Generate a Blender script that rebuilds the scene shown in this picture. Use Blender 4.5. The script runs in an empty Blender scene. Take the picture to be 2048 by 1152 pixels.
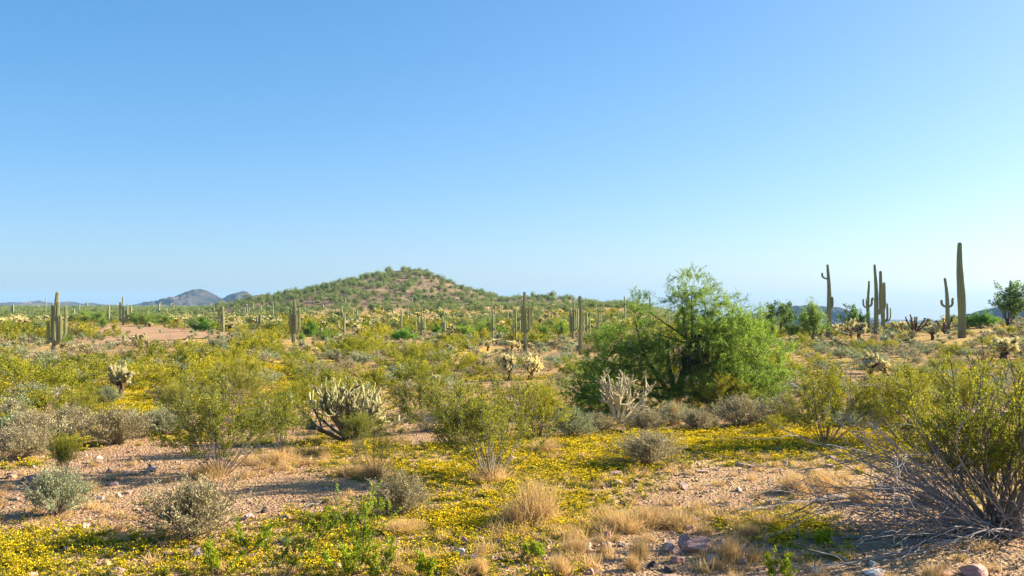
import bpy, bmesh, math, random
import numpy as np
from mathutils import Vector

# ------------------------------------------------------------------ camera, sky, sun, exposure
SC = bpy.context.scene
F = 1991.0                    # focal length in photo pixels (2048 wide)
CH = 3.0                      # camera height
HOR = 612.0                   # horizon row
PITCH = math.atan((HOR - 576.0) / F)
cam_d = bpy.data.cameras.new('camera'); cam = bpy.data.objects.new('camera', cam_d)
SC.collection.objects.link(cam); SC.camera = cam
cam_d.sensor_width = 36; cam_d.lens = 36 * F / 2048
cam_d.clip_start = 0.1; cam_d.clip_end = 30000
cam.location = (0, 0, CH); cam.rotation_euler = (math.pi/2 + PITCH, 0, 0)

SUN_AZ, SUN_EL = math.radians(71), math.radians(23)     # azimuth from +Y towards +X
W = bpy.data.worlds.new('World'); SC.world = W; W.use_nodes = True
nt = W.node_tree; nt.nodes.clear()
sky = nt.nodes.new('ShaderNodeTexSky'); sky.sky_type = 'NISHITA'; sky.sun_disc = False
sky.sun_elevation = SUN_EL; sky.sun_rotation = SUN_AZ
sky.altitude = 600; sky.air_density = 0.8; sky.dust_density = 2.0; sky.ozone_density = 5.0
bg = nt.nodes.new('ShaderNodeBackground'); bg.inputs['Strength'].default_value = 0.096
hs = nt.nodes.new('ShaderNodeHueSaturation'); hs.inputs['Saturation'].default_value = 1.22
gm = nt.nodes.new('ShaderNodeGamma'); gm.inputs['Gamma'].default_value = 0.72
wo = nt.nodes.new('ShaderNodeOutputWorld')
nt.links.new(sky.outputs[0], hs.inputs['Color']); nt.links.new(hs.outputs[0], gm.inputs[0]); nt.links.new(gm.outputs[0], bg.inputs[0]); nt.links.new(bg.outputs[0], wo.inputs[0])
sd = bpy.data.lights.new('sun', 'SUN'); sun = bpy.data.objects.new('sun', sd); SC.collection.objects.link(sun)
sd.energy = 5.0; sd.angle = math.radians(0.55); sd.color = (1.0, 0.89, 0.68)
sdir = Vector((math.sin(SUN_AZ)*math.cos(SUN_EL), math.cos(SUN_AZ)*math.cos(SUN_EL), math.sin(SUN_EL)))
sun.rotation_euler = sdir.to_track_quat('Z', 'Y').to_euler(); sun.location = (0, 0, 60)
VS = SC.view_settings
VS.view_transform = 'Standard'; VS.look = 'None'; VS.gamma = 1.0; VS.use_curve_mapping = False; VS.exposure = 1.8
SC.cycles.max_bounces = 6; SC.cycles.diffuse_bounces = 3; SC.cycles.transmission_bounces = 4
SC.cycles.glossy_bounces = 2; SC.cycles.transparent_max_bounces = 4; SC.cycles.volume_bounces = 0

rng = np.random.default_rng(7)
random.seed(7)

# ------------------------------------------------------------------ noise and terrain
def _h(ix, iy, s):
    n = (ix.astype(np.int64) * 374761393 + iy.astype(np.int64) * 668265263 + s * 974634777) & 0xffffffff
    n = ((n ^ (n >> 13)) * 1274126177) & 0xffffffff
    return ((n ^ (n >> 16)) & 0xffff) / 65535.0
def vn(x, y, s=0):
    x = np.asarray(x, float); y = np.asarray(y, float)
    ix = np.floor(x); iy = np.floor(y); fx = x - ix; fy = y - iy
    fx = fx*fx*(3-2*fx); fy = fy*fy*(3-2*fy)
    a = _h(ix, iy, s); b = _h(ix+1, iy, s); c = _h(ix, iy+1, s); d = _h(ix+1, iy+1, s)
    return (a*(1-fx)+b*fx)*(1-fy) + (c*(1-fx)+d*fx)*fy
def fbm(x, y, s=0, o=4):
    r = 0; a = 0.5
    for i in range(o):
        r = r + a*(vn(x*2**i, y*2**i, s+i*17) - 0.5); a *= 0.5
    return r * 2
def ss(a, b, x):
    t = np.clip((x - a) / (b - a), 0, 1); return t*t*(3-2*t)

def radial_hill(x, y, prof, y0, k, spur=0.0, seed=5):
    """a hill whose skyline follows PROF (list of photo u, v) when it stands Y0 away"""
    us = np.array([p[0] for p in prof], float); vs = np.array([p[1] for p in prof], float)
    xs = (us - 1024) / F * y0; zs = CH + (HOR - vs) / F * y0
    ip = int(np.argmax(zs)); xc = xs[ip]
    dx = x - xc; dy = (y - y0)
    r = np.sqrt(dx*dx + (k*dy)**2)
    if spur: r = r * (1 + spur*fbm(np.arctan2(dy*k, dx)*2.6+9, r/ (abs(xs[-1]-xs[0])*0.5)+3, seed, 3))
    zr = np.interp(xc + r, xs, zs, right=-60); zl = np.interp(xc - r, xs, zs, left=-60)
    w = ss(-0.9, 0.9, dx / np.maximum(r, 1e-3))
    return zl*(1-w) + zr*w

HILL_MAIN = [(430, 628), (520, 617), (575, 605), (610, 595), (640, 587), (690, 573), (740, 558), (780, 547), (800, 543), (820, 541),
             (850, 545), (880, 556), (910, 569), (950, 584), (985, 594), (1030, 603), (1100, 615), (1200, 629), (1280, 640)]
HILL_RIGHT = [(940, 632), (985, 607), (1020, 601), (1060, 599), (1110, 598), (1140, 601), (1170, 608), (1205, 618), (1240, 628), (1290, 643)]
HILL_BACK = [(400, 640), (440, 612), (470, 604), (500, 595), (515, 590), (530, 588), (548, 590), (562, 597), (580, 606), (640, 615), (700, 640)]

def base_z(x, y):
    x = np.asarray(x, float); y = np.asarray(y, float)
    z = 0.05*fbm(x/3.1, y/3.1, 3, 3) + 0.35*fbm(x/28, y/28, 11, 2)*ss(12, 60, y)
    a = x / (np.maximum(y, 1) + 1.0)
    rr = ss(0.28, 0.52, a)*ss(35, 88, y)
    z = z + rr*1.15 + 0.10*ss(0.14, 0.28, a)*ss(45, 80, y)
    drop = ss(0.115, 0.25, a)*ss(97, 230, y)
    z = z - 13.0*drop - 0.0141*np.maximum(y-230, 0)*drop
    mid = 1 - ss(0.10, 0.2, a)
    lw = ss(-0.30, -0.16, a)                      # left part stays flatter
    z = z + mid*(ss(120, 300, y)*(-0.1 + 2.7*lw))
    z = z + 0.6*ss(150, 400, y)*fbm(x/90, y/90, 21, 2)
    return z
def hill_main(x, y):
    n = 0.6*fbm(x/16, y/22, 31, 4) + 0.6*fbm(x/4, y/4, 37, 3)
    return radial_hill(x, y, HILL_MAIN, 450., 0.36, 0.05) + n
def hill_right(x, y):
    n = 0.9*fbm(x/14, y/18, 41, 4) + 0.4*fbm(x/4, y/4, 43, 3)
    return radial_hill(x, y, HILL_RIGHT, 385., 0.42, 0.10, 9) + n
def hill_back(x, y):
    return radial_hill(x, y, HILL_BACK, 900., 0.5, 0.2, 15) + 1.5*fbm(x/25, y/25, 51, 4)
def zt(x, y):
    return np.maximum(np.maximum(base_z(x, y), hill_main(x, y) - 0.1), np.maximum(hill_right(x, y), hill_back(x, y)))

cp, sp = math.cos(PITCH), math.sin(PITCH)
def project(x, y, z):
    dz = z - CH
    d = y*cp + dz*sp; up = dz*cp - y*sp
    d = np.maximum(d, 0.1)
    return 1024 + F*x/d, 576 - F*up/d
_YS = np.geomspace(5, 3500, 1800)
def ground_at(u, v, hill=True):
    rx = (u-1024)/F; ru = (576-v)/F
    dy = cp - ru*sp; dz = sp + ru*cp
    ys = _YS; xs = rx/dy*ys; zr = CH + dz/dy*ys
    zz = zt(xs, ys) if hill else base_z(xs, ys)
    hit = np.nonzero(zz >= zr)[0]
    if len(hit) == 0: return None
    i = hit[0]
    if i == 0: y = ys[0]
    else:
        f0 = zr[i-1]-zz[i-1]; f1 = zr[i]-zz[i]
        y = ys[i-1] + (ys[i]-ys[i-1])*f0/(f0-f1+1e-9)
    x = rx/dy*y
    return x, y, float(zt(x, y) if hill else base_z(x, y))

# painted densities, given on the photograph's ground and then fixed in the world
FLOWERS = [(1250,905,330,26,1.1),(1700,880,160,30,.7),(1480,872,180,14,1.2),(700,890,110,16,1.0),(1150,960,170,40,.75),(1000,1030,260,40,1.0),
           (760,1060,330,28,.6),(150,1080,190,50,.28),(1500,1000,140,30,.25),(1560,1050,130,40,.7),(640,1010,140,40,.45),(230,800,60,22,1.0),
           (300,818,90,8,1.2),(150,880,60,18,.8),(350,870,50,12,1.0),(520,730,50,12,.9),(600,760,40,30,.9),(640,700,40,10,1.),(880,950,110,30,.8),
           (1020,900,60,20,.6),(250,960,60,10,.5),(60,930,60,10,.5),(900,1130,400,30,.4),(30,1130,60,40,.6),(1900,770,90,14,.8),(1620,770,40,10,.8),
           (930,700,60,8,.8),(450,720,50,8,.9),(300,1000,60,15,.6),(500,1120,300,40,.55),(1650,1110,120,40,.5)]
BARE = [(170,1020,260,50,.35),(420,1040,130,40,.4),(620,1000,160,40,.2),(330,960,180,40,.75),(560,985,90,22,.5),(1450,980,120,40,.7),(1330,1100,130,34,.8),(330,1130,120,14,.3),(1900,1110,200,60,.9),
        (1300,1010,90,18,.4),(250,1040,60,12,.4),(1750,1000,130,40,.7),(860,880,70,8,.4)]
def flower_px(u, v, x, y):
    d = 0.14 + 0.35*fbm(x/2.3, y/2.3, 61, 3) + 0.25*fbm(x/14, y/14, 67, 2)
    for (a, b, ru, rv, w) in FLOWERS: d = d + .95*w*np.exp(-((u-a)/ru)**2 - ((v-b)/rv)**2)
    for (a, b, ru, rv, w) in BARE: d = d - w*np.exp(-((u-a)/ru)**2 - ((v-b)/rv)**2)
    d = d + .30*ss(22, 40, y)*(y < 400)*ss(-.25, .35, fbm(x/6, y/6, 63, 2))
    return np.clip(d, 0, 1)
def flower_at(x, y):
    x = np.asarray(x, float); y = np.asarray(y, float)
    u, v = project(x, y, np.zeros_like(x))
    return flower_px(u, v, x, y) * np.where(y > 5, 1, 0.4)

# ------------------------------------------------------------------ mesh helpers
class Geo:
    def __init__(s): s.V = []; s.Q = []; s.T = []; s.QM = []; s.TM = []; s.A = []; s.n = 0
    def add(s, V, Q=None, T=None, a=0.5, m=0):
        V = np.asarray(V, float).reshape(-1, 3)
        if Q is not None and len(Q):
            Q = np.asarray(Q, np.int64).reshape(-1, 4); s.Q.append(Q + s.n); s.QM.append(np.full(len(Q), m))
        if T is not None and len(T):
            T = np.asarray(T, np.int64).reshape(-1, 3); s.T.append(T + s.n); s.TM.append(np.full(len(T), m))
        s.A.append(np.broadcast_to(np.asarray(a, float), (len(V),)).copy() if np.ndim(a) == 0 else np.asarray(a, float))
        s.V.append(V); s.n += len(V)
    def mesh(s, name, mats, smooth=False, scale=1.0):
        V = np.concatenate(s.V) * scale; A = np.concatenate(s.A)
        Q = np.concatenate(s.Q) if s.Q else np.zeros((0, 4), np.int64)
        T = np.concatenate(s.T) if s.T else np.zeros((0, 3), np.int64)
        M = np.concatenate(s.QM + s.TM) if (s.QM or s.TM) else np.zeros(0)
        me = bpy.data.meshes.new(name)
        me.vertices.add(len(V)); me.vertices.foreach_set('co', V.astype(np.float32).ravel())
        me.loops.add(Q.size + T.size); me.loops.foreach_set('vertex_index', np.concatenate([Q.ravel(), T.ravel()]).astype(np.int32))
        me.polygons.add(len(Q) + len(T))
        me.polygons.foreach_set('loop_start', np.concatenate([np.arange(len(Q))*4, len(Q)*4 + np.arange(len(T))*3]).astype(np.int32))
        me.polygons.foreach_set('material_index', M.astype(np.int32))
        me.polygons.foreach_set('use_smooth', np.full(len(Q)+len(T), smooth))
        at = me.attributes.new('rnd', 'FLOAT', 'POINT'); at.data.foreach_set('value', A.astype(np.float32))
        for m in mats: me.materials.append(m)
        me.update(calc_edges=True); me.validate()
        return me

def norm(a): return a / np.maximum(np.linalg.norm(a, axis=-1, keepdims=True), 1e-9)
def tubes(g, P, R, k=3, a=None, m=0, cap=False):
    """P (M,n,3) polylines, R (M,n) radii"""
    M, n, _ = P.shape
    if M == 0: return
    T = norm(np.gradient(P, axis=1))
    ref = np.tile(np.array([0.31, 0.17, 0.93]), (M, 1, 1)); ref = np.broadcast_to(ref, T.shape).copy()
    bad = np.abs((T*ref).sum(-1)) > 0.93; ref[bad] = (0.9, 0.3, 0.1)
    # one frame per polyline keeps rings untwisted
    B1 = norm(np.cross(T, np.broadcast_to(norm(np.array([0.87, -0.45, 0.2])), T.shape))); B2 = np.cross(T, B1)
    an = np.arange(k) * 2*math.pi/k
    V = P[:, :, None, :] + R[:, :, None, None]*(np.cos(an)[None, None, :, None]*B1[:, :, None, :] + np.sin(an)[None, None, :, None]*B2[:, :, None, :])
    i = np.arange(M)[:, None, None]*n*k; j = np.arange(n-1)[None, :, None]*k; c = np.arange(k)[None, None, :]; c2 = (c+1) % k
    Q = np.stack([i+j+c, i+j+c2, i+j+k+c2, i+j+k+c], -1).reshape(-1, 4)
    if a is None: a = rng.random(M)
    g.add(V.reshape(-1, 3), Q=Q, a=np.repeat(a, n*k), m=m)
def grow(S, D, L, n, wander, up=0.0):
    M = len(S); P = np.empty((M, n, 3)); T = np.empty((M, n, 3)); p = np.array(S, float); d = norm(np.array(D, float))
    L = np.broadcast_to(np.asarray(L, float), (M,)); st = (L/(n-1))[:, None]
    up = np.broadcast_to(np.asarray(up, float), (M,))
    for i in range(n):
        P[:, i] = p; T[:, i] = d; p = p + d*st
        d = d + rng.normal(0, wander, (M, 3)); d[:, 2] += up; d = norm(d)
    return P, T
def pick(P, T, cnt, t0, t1):
    M, n, _ = P.shape; i = rng.integers(0, M, cnt); t = rng.uniform(t0, t1, cnt)*(n-1)
    j = np.minimum(t.astype(int), n-2); f = (t-j)[:, None]
    return P[i, j]*(1-f)+P[i, j+1]*f, T[i, j], i
def spawn_dir(T, spread):
    return norm(T + rng.normal(0, spread, T.shape))
def leaves(g, C, D, L, Wd, m=0, a=None):
    """a rhombus leaf per centre C, axis D"""
    K = len(C)
    if K == 0: return
    D = norm(D); S = norm(np.cross(D, rng.normal(0, 1, (K, 3))))
    L = np.broadcast_to(np.asarray(L, float), (K,))[:, None]; Wd = np.broadcast_to(np.asarray(Wd, float), (K,))[:, None]
    V = np.stack([C, C + D*L*0.5 + S*Wd*0.5, C + D*L, C + D*L*0.5 - S*Wd*0.5], 1)
    Q = np.arange(K*4).reshape(K, 4)
    if a is None: a = rng.random(K)
    g.add(V.reshape(-1, 3), Q=Q, a=np.repeat(a, 4), m=m)

# ------------------------------------------------------------------ materials
def new_mat(name):
    m = bpy.data.materials.new(name); m.use_nodes = True; m.node_tree.nodes.clear(); return m, m.node_tree
def nd(t, typ, **kw):
    n = t.nodes.new(typ)
    for k, v in kw.items(): setattr(n, k, v)
    return n
def mixc(t, fac, a, b):
    n = nd(t, 'ShaderNodeMix', data_type='RGBA')
    for s, val in ((0, fac), (6, a), (7, b)):
        if hasattr(val, 'is_output'): t.links.new(val, n.inputs[s])
        elif s == 0: n.inputs[0].default_value = val
        else: n.inputs[s].default_value = (*val, 1)
    return n.outputs[2]
def mth(t, op, a, b=None, clamp=False):
    n = nd(t, 'ShaderNodeMath', operation=op); n.use_clamp = clamp
    for s, val in ((0, a), (1, b)):
        if val is None: continue
        if hasattr(val, 'is_output'): t.links.new(val, n.inputs[s])
        else: n.inputs[s].default_value = val
    return n.outputs[0]
def attr(t, name):
    n = nd(t, 'ShaderNodeAttribute', attribute_name=name); return n.outputs['Fac']
def leaf_mat(name, A, B, C=None, trans=0.35, cc=0.2, rough=0.6):
    m, t = new_mat(name)
    oi = nd(t, 'ShaderNodeObjectInfo')
    col = mixc(t, attr(t, 'rnd'), A, B)
    if C is not None:
        f = mth(t, 'MULTIPLY', oi.outputs['Random'], cc); col = mixc(t, f, col, C)
    v = nd(t, 'ShaderNodeHueSaturation'); t.links.new(col, v.inputs['Color'])
    t.links.new(mth(t, 'ADD', mth(t, 'MULTIPLY', oi.outputs['Random'], 0.35), 0.82), v.inputs['Value'])
    col = v.outputs[0]
    p = nd(t, 'ShaderNodeBsdfPrincipled'); p.inputs['Roughness'].default_value = rough
    p.inputs['Specular IOR Level'].default_value = 0.15
    t.links.new(col, p.inputs['Base Color'])
    tr = nd(t, 'ShaderNodeBsdfTranslucent'); t.links.new(col, tr.inputs['Color'])
    mx = nd(t, 'ShaderNodeMixShader'); mx.inputs[0].default_value = trans
    t.links.new(p.outputs[0], mx.inputs[1]); t.links.new(tr.outputs[0], mx.inputs[2])
    o = nd(t, 'ShaderNodeOutputMaterial'); t.links.new(mx.outputs[0], o.inputs[0])
    return m
def bark_mat(name, A, B, scale=18., rough=0.85, bump=0.3):
    m, t = new_mat(name)
    tc = nd(t, 'ShaderNodeTexCoord'); n = nd(t, 'ShaderNodeTexNoise'); n.inputs['Scale'].default_value = scale; n.inputs['Detail'].default_value = 3
    t.links.new(tc.outputs['Object'], n.inputs['Vector'])
    f = mth(t, 'MULTIPLY', mth(t, 'ADD', n.outputs['Fac'], attr(t, 'rnd')), 0.5)
    col = mixc(t, f, A, B)
    p = nd(t, 'ShaderNodeBsdfPrincipled'); p.inputs['Roughness'].default_value = rough; p.inputs['Specular IOR Level'].default_value = 0.2
    t.links.new(col, p.inputs['Base Color'])
    b = nd(t, 'ShaderNodeBump'); b.inputs['Strength'].default_value = bump; b.inputs['Distance'].default_value = 0.02
    t.links.new(n.outputs['Fac'], b.inputs['Height']); t.links.new(b.outputs[0], p.inputs['Normal'])
    o = nd(t, 'ShaderNodeOutputMaterial'); t.links.new(p.outputs[0], o.inputs[0])
    return m

M_creo_leaf = leaf_mat('creosote_leaf', (0.05, 0.088, 0.007), (0.38, 0.41, 0.02), (0.45, 0.35, 0.02), 0.40, 0.40, 0.6)
M_creo_flower = leaf_mat('creosote_flower', (0.72, 0.50, 0.015), (0.80, 0.58, 0.03), None, 0.3)
M_creo_stem = bark_mat('creosote_bark', (0.055, 0.046, 0.042), (0.22, 0.19, 0.165))
M_dead_stem = bark_mat('bleached_wood', (0.10, 0.09, 0.088), (0.42, 0.38, 0.36))
M_burs_leaf = leaf_mat('bursage_leaf', (0.24, 0.21, 0.09), (0.60, 0.51, 0.27), (0.34, 0.30, 0.20), 0.2, 0.5)
M_burs_green = leaf_mat('brittle_grey_leaf', (0.20, 0.25, 0.12), (0.46, 0.50, 0.26), (0.32, 0.34, 0.20), 0.2, 0.5)
M_burs_stem = bark_mat('bursage_stem', (0.16, 0.12, 0.09), (0.32, 0.25, 0.18))
M_palo_leaf = leaf_mat('palo_verde_leaf', (0.06, 0.15, 0.022), (0.35, 0.47, 0.055), (0.26, 0.33, 0.07), 0.55, 0.1)
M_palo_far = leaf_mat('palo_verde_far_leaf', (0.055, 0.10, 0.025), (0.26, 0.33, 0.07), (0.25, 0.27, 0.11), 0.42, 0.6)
M_bright_leaf = leaf_mat('fresh_green_leaf', (0.05, 0.15, 0.012), (0.22, 0.40, 0.03), None, 0.4)
M_iron_leaf = leaf_mat('mesquite_leaf', (0.06, 0.13, 0.03), (0.22, 0.34, 0.06), None, 0.35)
M_palo_twig = bark_mat('palo_verde_twig', (0.10, 0.12, 0.04), (0.20, 0.20, 0.09))
M_dark_bark = bark_mat('dark_bark', (0.03, 0.024, 0.02), (0.09, 0.07, 0.055), 10.)
M_cholla_dark = bark_mat('cholla_trunk', (0.035, 0.02, 0.015), (0.13, 0.065, 0.04), 12.)
M_cholla_joint = leaf_mat('cholla_spines', (0.62, 0.57, 0.28), (0.93, 0.87, 0.55), (0.85, 0.74, 0.42), 0.6, 0.4)
M_stag_tip = leaf_mat('staghorn_tip', (0.30, 0.30, 0.12), (0.88, 0.82, 0.48), None, 0.45)
M_stag_old = bark_mat('staghorn_old_wood', (0.07, 0.06, 0.045), (0.26, 0.22, 0.15))
M_stag_pale = bark_mat('staghorn_pale_wood', (0.34, 0.28, 0.17), (0.64, 0.55, 0.36))
M_grass = leaf_mat('dry_grass_blade', (0.42, 0.27, 0.10), (0.70, 0.50, 0.24), None, 0.35)
M_fl_leaf = leaf_mat('wildflower_leaf', (0.13, 0.16, 0.02), (0.28, 0.28, 0.04), None, 0.3)
M_fl_head = leaf_mat('wildflower_head', (0.72, 0.47, 0.008), (0.96, 0.75, 0.015), None, 0.3)
M_sprout = leaf_mat('sprout_leaf', (0.14, 0.23, 0.012), (0.40, 0.50, 0.03), None, 0.35)
M_post = bark_mat('rusted_steel', (0.03, 0.022, 0.02), (0.07, 0.05, 0.04))

def sag_mat():
    m, t = new_mat('saguaro_skin')
    tc = nd(t, 'ShaderNodeTexCoord'); n = nd(t, 'ShaderNodeTexNoise'); n.inputs['Scale'].default_value = 3.0; n.inputs['Detail'].default_value = 6
    t.links.new(tc.outputs['Object'], n.inputs['Vector'])
    n2 = nd(t, 'ShaderNodeTexNoise'); n2.inputs['Scale'].default_value = 1.0; n2.inputs['Detail'].default_value = 2
    mp = nd(t, 'ShaderNodeMapping'); mp.inputs['Scale'].default_value = (1.5, 1.5, 9.0); t.links.new(tc.outputs['Object'], mp.inputs[0]); t.links.new(mp.outputs[0], n2.inputs['Vector'])
    green = mixc(t, n.outputs['Fac'], (0.15, 0.19, 0.055), (0.29, 0.32, 0.11))
    green = mixc(t, mth(t, 'MULTIPLY', n2.outputs['Fac'], 0.55), green, (0.27, 0.23, 0.11))
    spine = mixc(t, n.outputs['Fac'], (0.42, 0.38, 0.24), (0.55, 0.50, 0.34))
    col = mixc(t, mth(t, 'MULTIPLY', attr(t, 'rib'), 0.42), green, spine)
    cork = mixc(t, n.outputs['Fac'], (0.12, 0.085, 0.06), (0.24, 0.18, 0.14))
    sx = nd(t, 'ShaderNodeSeparateXYZ'); t.links.new(tc.outputs['Object'], sx.inputs[0])
    k = mth(t, 'SUBTRACT', 1.15, mth(t, 'MULTIPLY', mth(t, 'ADD', attr(t, 'hgt'), mth(t, 'MULTIPLY', n.outputs['Fac'], 0.16)), 3.3), True)
    col = mixc(t, mth(t, 'MULTIPLY', k, 0.9), col, cork)
    p = nd(t, 'ShaderNodeBsdfPrincipled'); p.inputs['Roughness'].default_value = 0.7; p.inputs['Specular IOR Level'].default_value = 0.25
    t.links.new(col, p.inputs['Base Color'])
    b = nd(t, 'ShaderNodeBump'); b.inputs['Strength'].default_value = 0.4; b.inputs['Distance'].default_value = 0.03
    n3 = nd(t, 'ShaderNodeTexNoise'); n3.inputs['Scale'].default_value = 14; t.links.new(tc.outputs['Object'], n3.inputs['Vector'])
    t.links.new(n3.outputs['Fac'], b.inputs['Height']); t.links.new(b.outputs[0], p.inputs['Normal'])
    o = nd(t, 'ShaderNodeOutputMaterial'); t.links.new(p.outputs[0], o.inputs[0])
    return m
M_sag = sag_mat()

def rock_mat(name, cols, scale=6.):
    m, t = new_mat(name)
    oi = nd(t, 'ShaderNodeObjectInfo'); tc = nd(t, 'ShaderNodeTexCoord')
    cr = nd(t, 'ShaderNodeValToRGB'); cr.color_ramp.interpolation = 'CONSTANT'
    e = cr.color_ramp.elements
    e[0].position = 0; e[0].color = (*cols[0], 1); e[1].position = 1/len(cols); e[1].color = (*cols[1], 1)
    for i in range(2, len(cols)):
        x = e.new(i/len(cols)); x.color = (*cols[i], 1)
    t.links.new(oi.outputs['Random'], cr.inputs[0])
    n = nd(t, 'ShaderNodeTexNoise'); n.inputs['Scale'].default_value = scale; n.inputs['Detail'].default_value = 5
    t.links.new(tc.outputs['Object'], n.inputs['Vector'])
    v = nd(t, 'ShaderNodeHueSaturation'); t.links.new(cr.outputs[0], v.inputs['Color'])
    t.links.new(mth(t, 'ADD', mth(t, 'MULTIPLY', n.outputs['Fac'], 1.1), 0.42), v.inputs['Value'])
    p = nd(t, 'ShaderNodeBsdfPrincipled'); p.inputs['Roughness'].default_value = 0.85; p.inputs['Specular IOR Level'].default_value = 0.3
    t.links.new(v.outputs[0], p.inputs['Base Color'])
    b = nd(t, 'ShaderNodeBump'); b.inputs['Strength'].default_value = 0.5; b.inputs['Distance'].default_value = 0.05
    t.links.new(n.outputs['Fac'], b.inputs['Height']); t.links.new(b.outputs[0], p.inputs['Normal'])
    o = nd(t, 'ShaderNodeOutputMaterial'); t.links.new(p.outputs[0], o.inputs[0])
    return m
M_pebble = rock_mat('pebble_stone', [(0.46,0.27,0.17),(0.36,0.21,0.145),(0.52,0.34,0.23),(0.25,0.15,0.11),(0.48,0.28,0.14),(0.60,0.46,0.35),(0.14,0.09,0.075),(0.40,0.235,0.15)], 4)
M_rock = rock_mat('desert_stone', [(0.42,0.26,0.20),(0.36,0.22,0.19),(0.45,0.31,0.22),(0.30,0.20,0.18),(0.48,0.34,0.28)], 3)
M_rock_pink = rock_mat('pink_stone', [(0.42,0.24,0.20),(0.38,0.22,0.20)], 3)
M_rock_dark = rock_mat('dark_basalt', [(0.06,0.045,0.045),(0.09,0.065,0.06)], 3)
M_rock_orange = rock_mat('ochre_stone', [(0.55,0.33,0.12),(0.55,0.33,0.12)], 3)
M_rock_white = rock_mat('quartz_stone', [(0.50,0.44,0.39),(0.54,0.48,0.43)], 3)

def ground_mat():
    m, t = new_mat('desert_soil')
    tc = nd(t, 'ShaderNodeTexCoord'); P = tc.outputs['Object']
    def noise(s, d=4, sz=None):
        n = nd(t, 'ShaderNodeTexNoise'); n.inputs['Scale'].default_value = s; n.inputs['Detail'].default_value = d; t.links.new(P, n.inputs['Vector']); return n.outputs['Fac']
    def voro(s, out='Color'):
        n = nd(t, 'ShaderNodeTexVoronoi'); n.inputs['Scale'].default_value = s; t.links.new(P, n.inputs['Vector']); return n
    n1 = noise(0.35, 5); n2 = noise(7, 4); v1 = voro(22); v2 = voro(60)
    soil = mixc(t, n1, (0.31, 0.17, 0.08), (0.43, 0.255, 0.125))
    soil = mixc(t, mth(t, 'MULTIPLY', n2, 0.6), soil, (0.24, 0.14, 0.075))
    bw = nd(t, 'ShaderNodeSeparateColor'); t.links.new(v1.outputs['Color'], bw.inputs[0])
    g = mixc(t, bw.outputs[0], (0.20, 0.12, 0.08), (0.50, 0.32, 0.20))
    col = mixc(t, mth(t, 'MULTIPLY', mth(t, 'SUBTRACT', 1.0, attr(t, 'soft')), 0.75), soil, g)
    # dry straw and fallen petals between the stones
    st = mixc(t, n2, (0.40, 0.27, 0.10), (0.52, 0.38, 0.18))
    col = mixc(t, mth(t, 'MULTIPLY', attr(t, 'straw'), mth(t, 'GREATER_THAN', noise(3.0, 5), 0.45)), col, st)
    bw2 = nd(t, 'ShaderNodeSeparateColor'); t.links.new(voro(13).outputs['Color'], bw2.inputs[0])
    yf = mth(t, 'LESS_THAN', bw2.outputs[0], mth(t, 'MULTIPLY', attr(t, 'flower'), 0.85))
    dot = mth(t, 'LESS_THAN', voro(13).outputs['Distance'], 0.55)
    yc = mixc(t, bw2.outputs[1], (0.62, 0.42, 0.015), (0.88, 0.64, 0.02))
    col = mixc(t, mth(t, 'MULTIPLY', mth(t, 'MULTIPLY', yf, dot), attr(t, 'painted')), col, yc)
    hc = mixc(t, noise(0.12, 5), (0.26, 0.16, 0.10), (0.46, 0.31, 0.17))
    col = mixc(t, attr(t, 'far'), col, hc)
    p = nd(t, 'ShaderNodeBsdfPrincipled'); p.inputs['Roughness'].default_value = 0.95; p.inputs['Specular IOR Level'].default_value = 0.1
    t.links.new(col, p.inputs['Base Color'])
    b = nd(t, 'ShaderNodeBump'); b.inputs['Strength'].default_value = 0.9; b.inputs['Distance'].default_value = 0.03
    h = mth(t, 'ADD', mth(t, 'MULTIPLY', v1.outputs['Distance'], -1.0), mth(t, 'MULTIPLY', n2, 1.5))
    t.links.new(h, b.inputs['Height']); t.links.new(b.outputs[0], p.inputs['Normal'])
    o = nd(t, 'ShaderNodeOutputMaterial'); t.links.new(p.outputs[0], o.inputs[0])
    return m
M_ground = ground_mat()

def slope_mat(name, A, B, Cc, D, s1, s2, bump=0.6):
    m, t = new_mat(name)
    tc = nd(t, 'ShaderNodeTexCoord'); P = tc.outputs['Object']
    def noise(s, d=5):
        n = nd(t, 'ShaderNodeTexNoise'); n.inputs['Scale'].default_value = s; n.inputs['Detail'].default_value = d; n.inputs['Roughness'].default_value = 0.6; t.links.new(P, n.inputs['Vector']); return n.outputs['Fac']
    a = noise(s1); b_ = noise(s2, 6)
    f = mth(t, 'MULTIPLY', mth(t, 'SUBTRACT', a, 0.38), 4.0, True)
    c1 = mixc(t, f, A, B)
    v = nd(t, 'ShaderNodeTexVoronoi'); v.inputs['Scale'].default_value = s2*1.4; t.links.new(P, v.inputs['Vector'])
    sc = nd(t, 'ShaderNodeSeparateColor'); t.links.new(v.outputs['Color'], sc.inputs[0])
    c2 = mixc(t, sc.outputs[0], Cc, D)
    col = mixc(t, mth(t, 'MULTIPLY', mth(t, 'SUBTRACT', b_, 0.40), 3.5, True), c1, c2)
    p = nd(t, 'ShaderNodeBsdfPrincipled'); p.inputs['Roughness'].default_value = 0.95; p.inputs['Specular IOR Level'].default_value = 0.1
    t.links.new(col, p.inputs['Base Color'])
    bm = nd(t, 'ShaderNodeBump'); bm.inputs['Strength'].default_value = bump; bm.inputs['Distance'].default_value = 0.25/s2
    t.links.new(b_, bm.inputs['Height']); t.links.new(bm.outputs[0], p.inputs['Normal'])
    o = nd(t, 'ShaderNodeOutputMaterial'); t.links.new(p.outputs[0], o.inputs[0])
    return m
M_hill = slope_mat('hill_scree', (0.10,0.07,0.045), (0.30,0.205,0.11), (0.055,0.042,0.035), (0.24,0.16,0.095), 0.06, 0.7)
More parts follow.
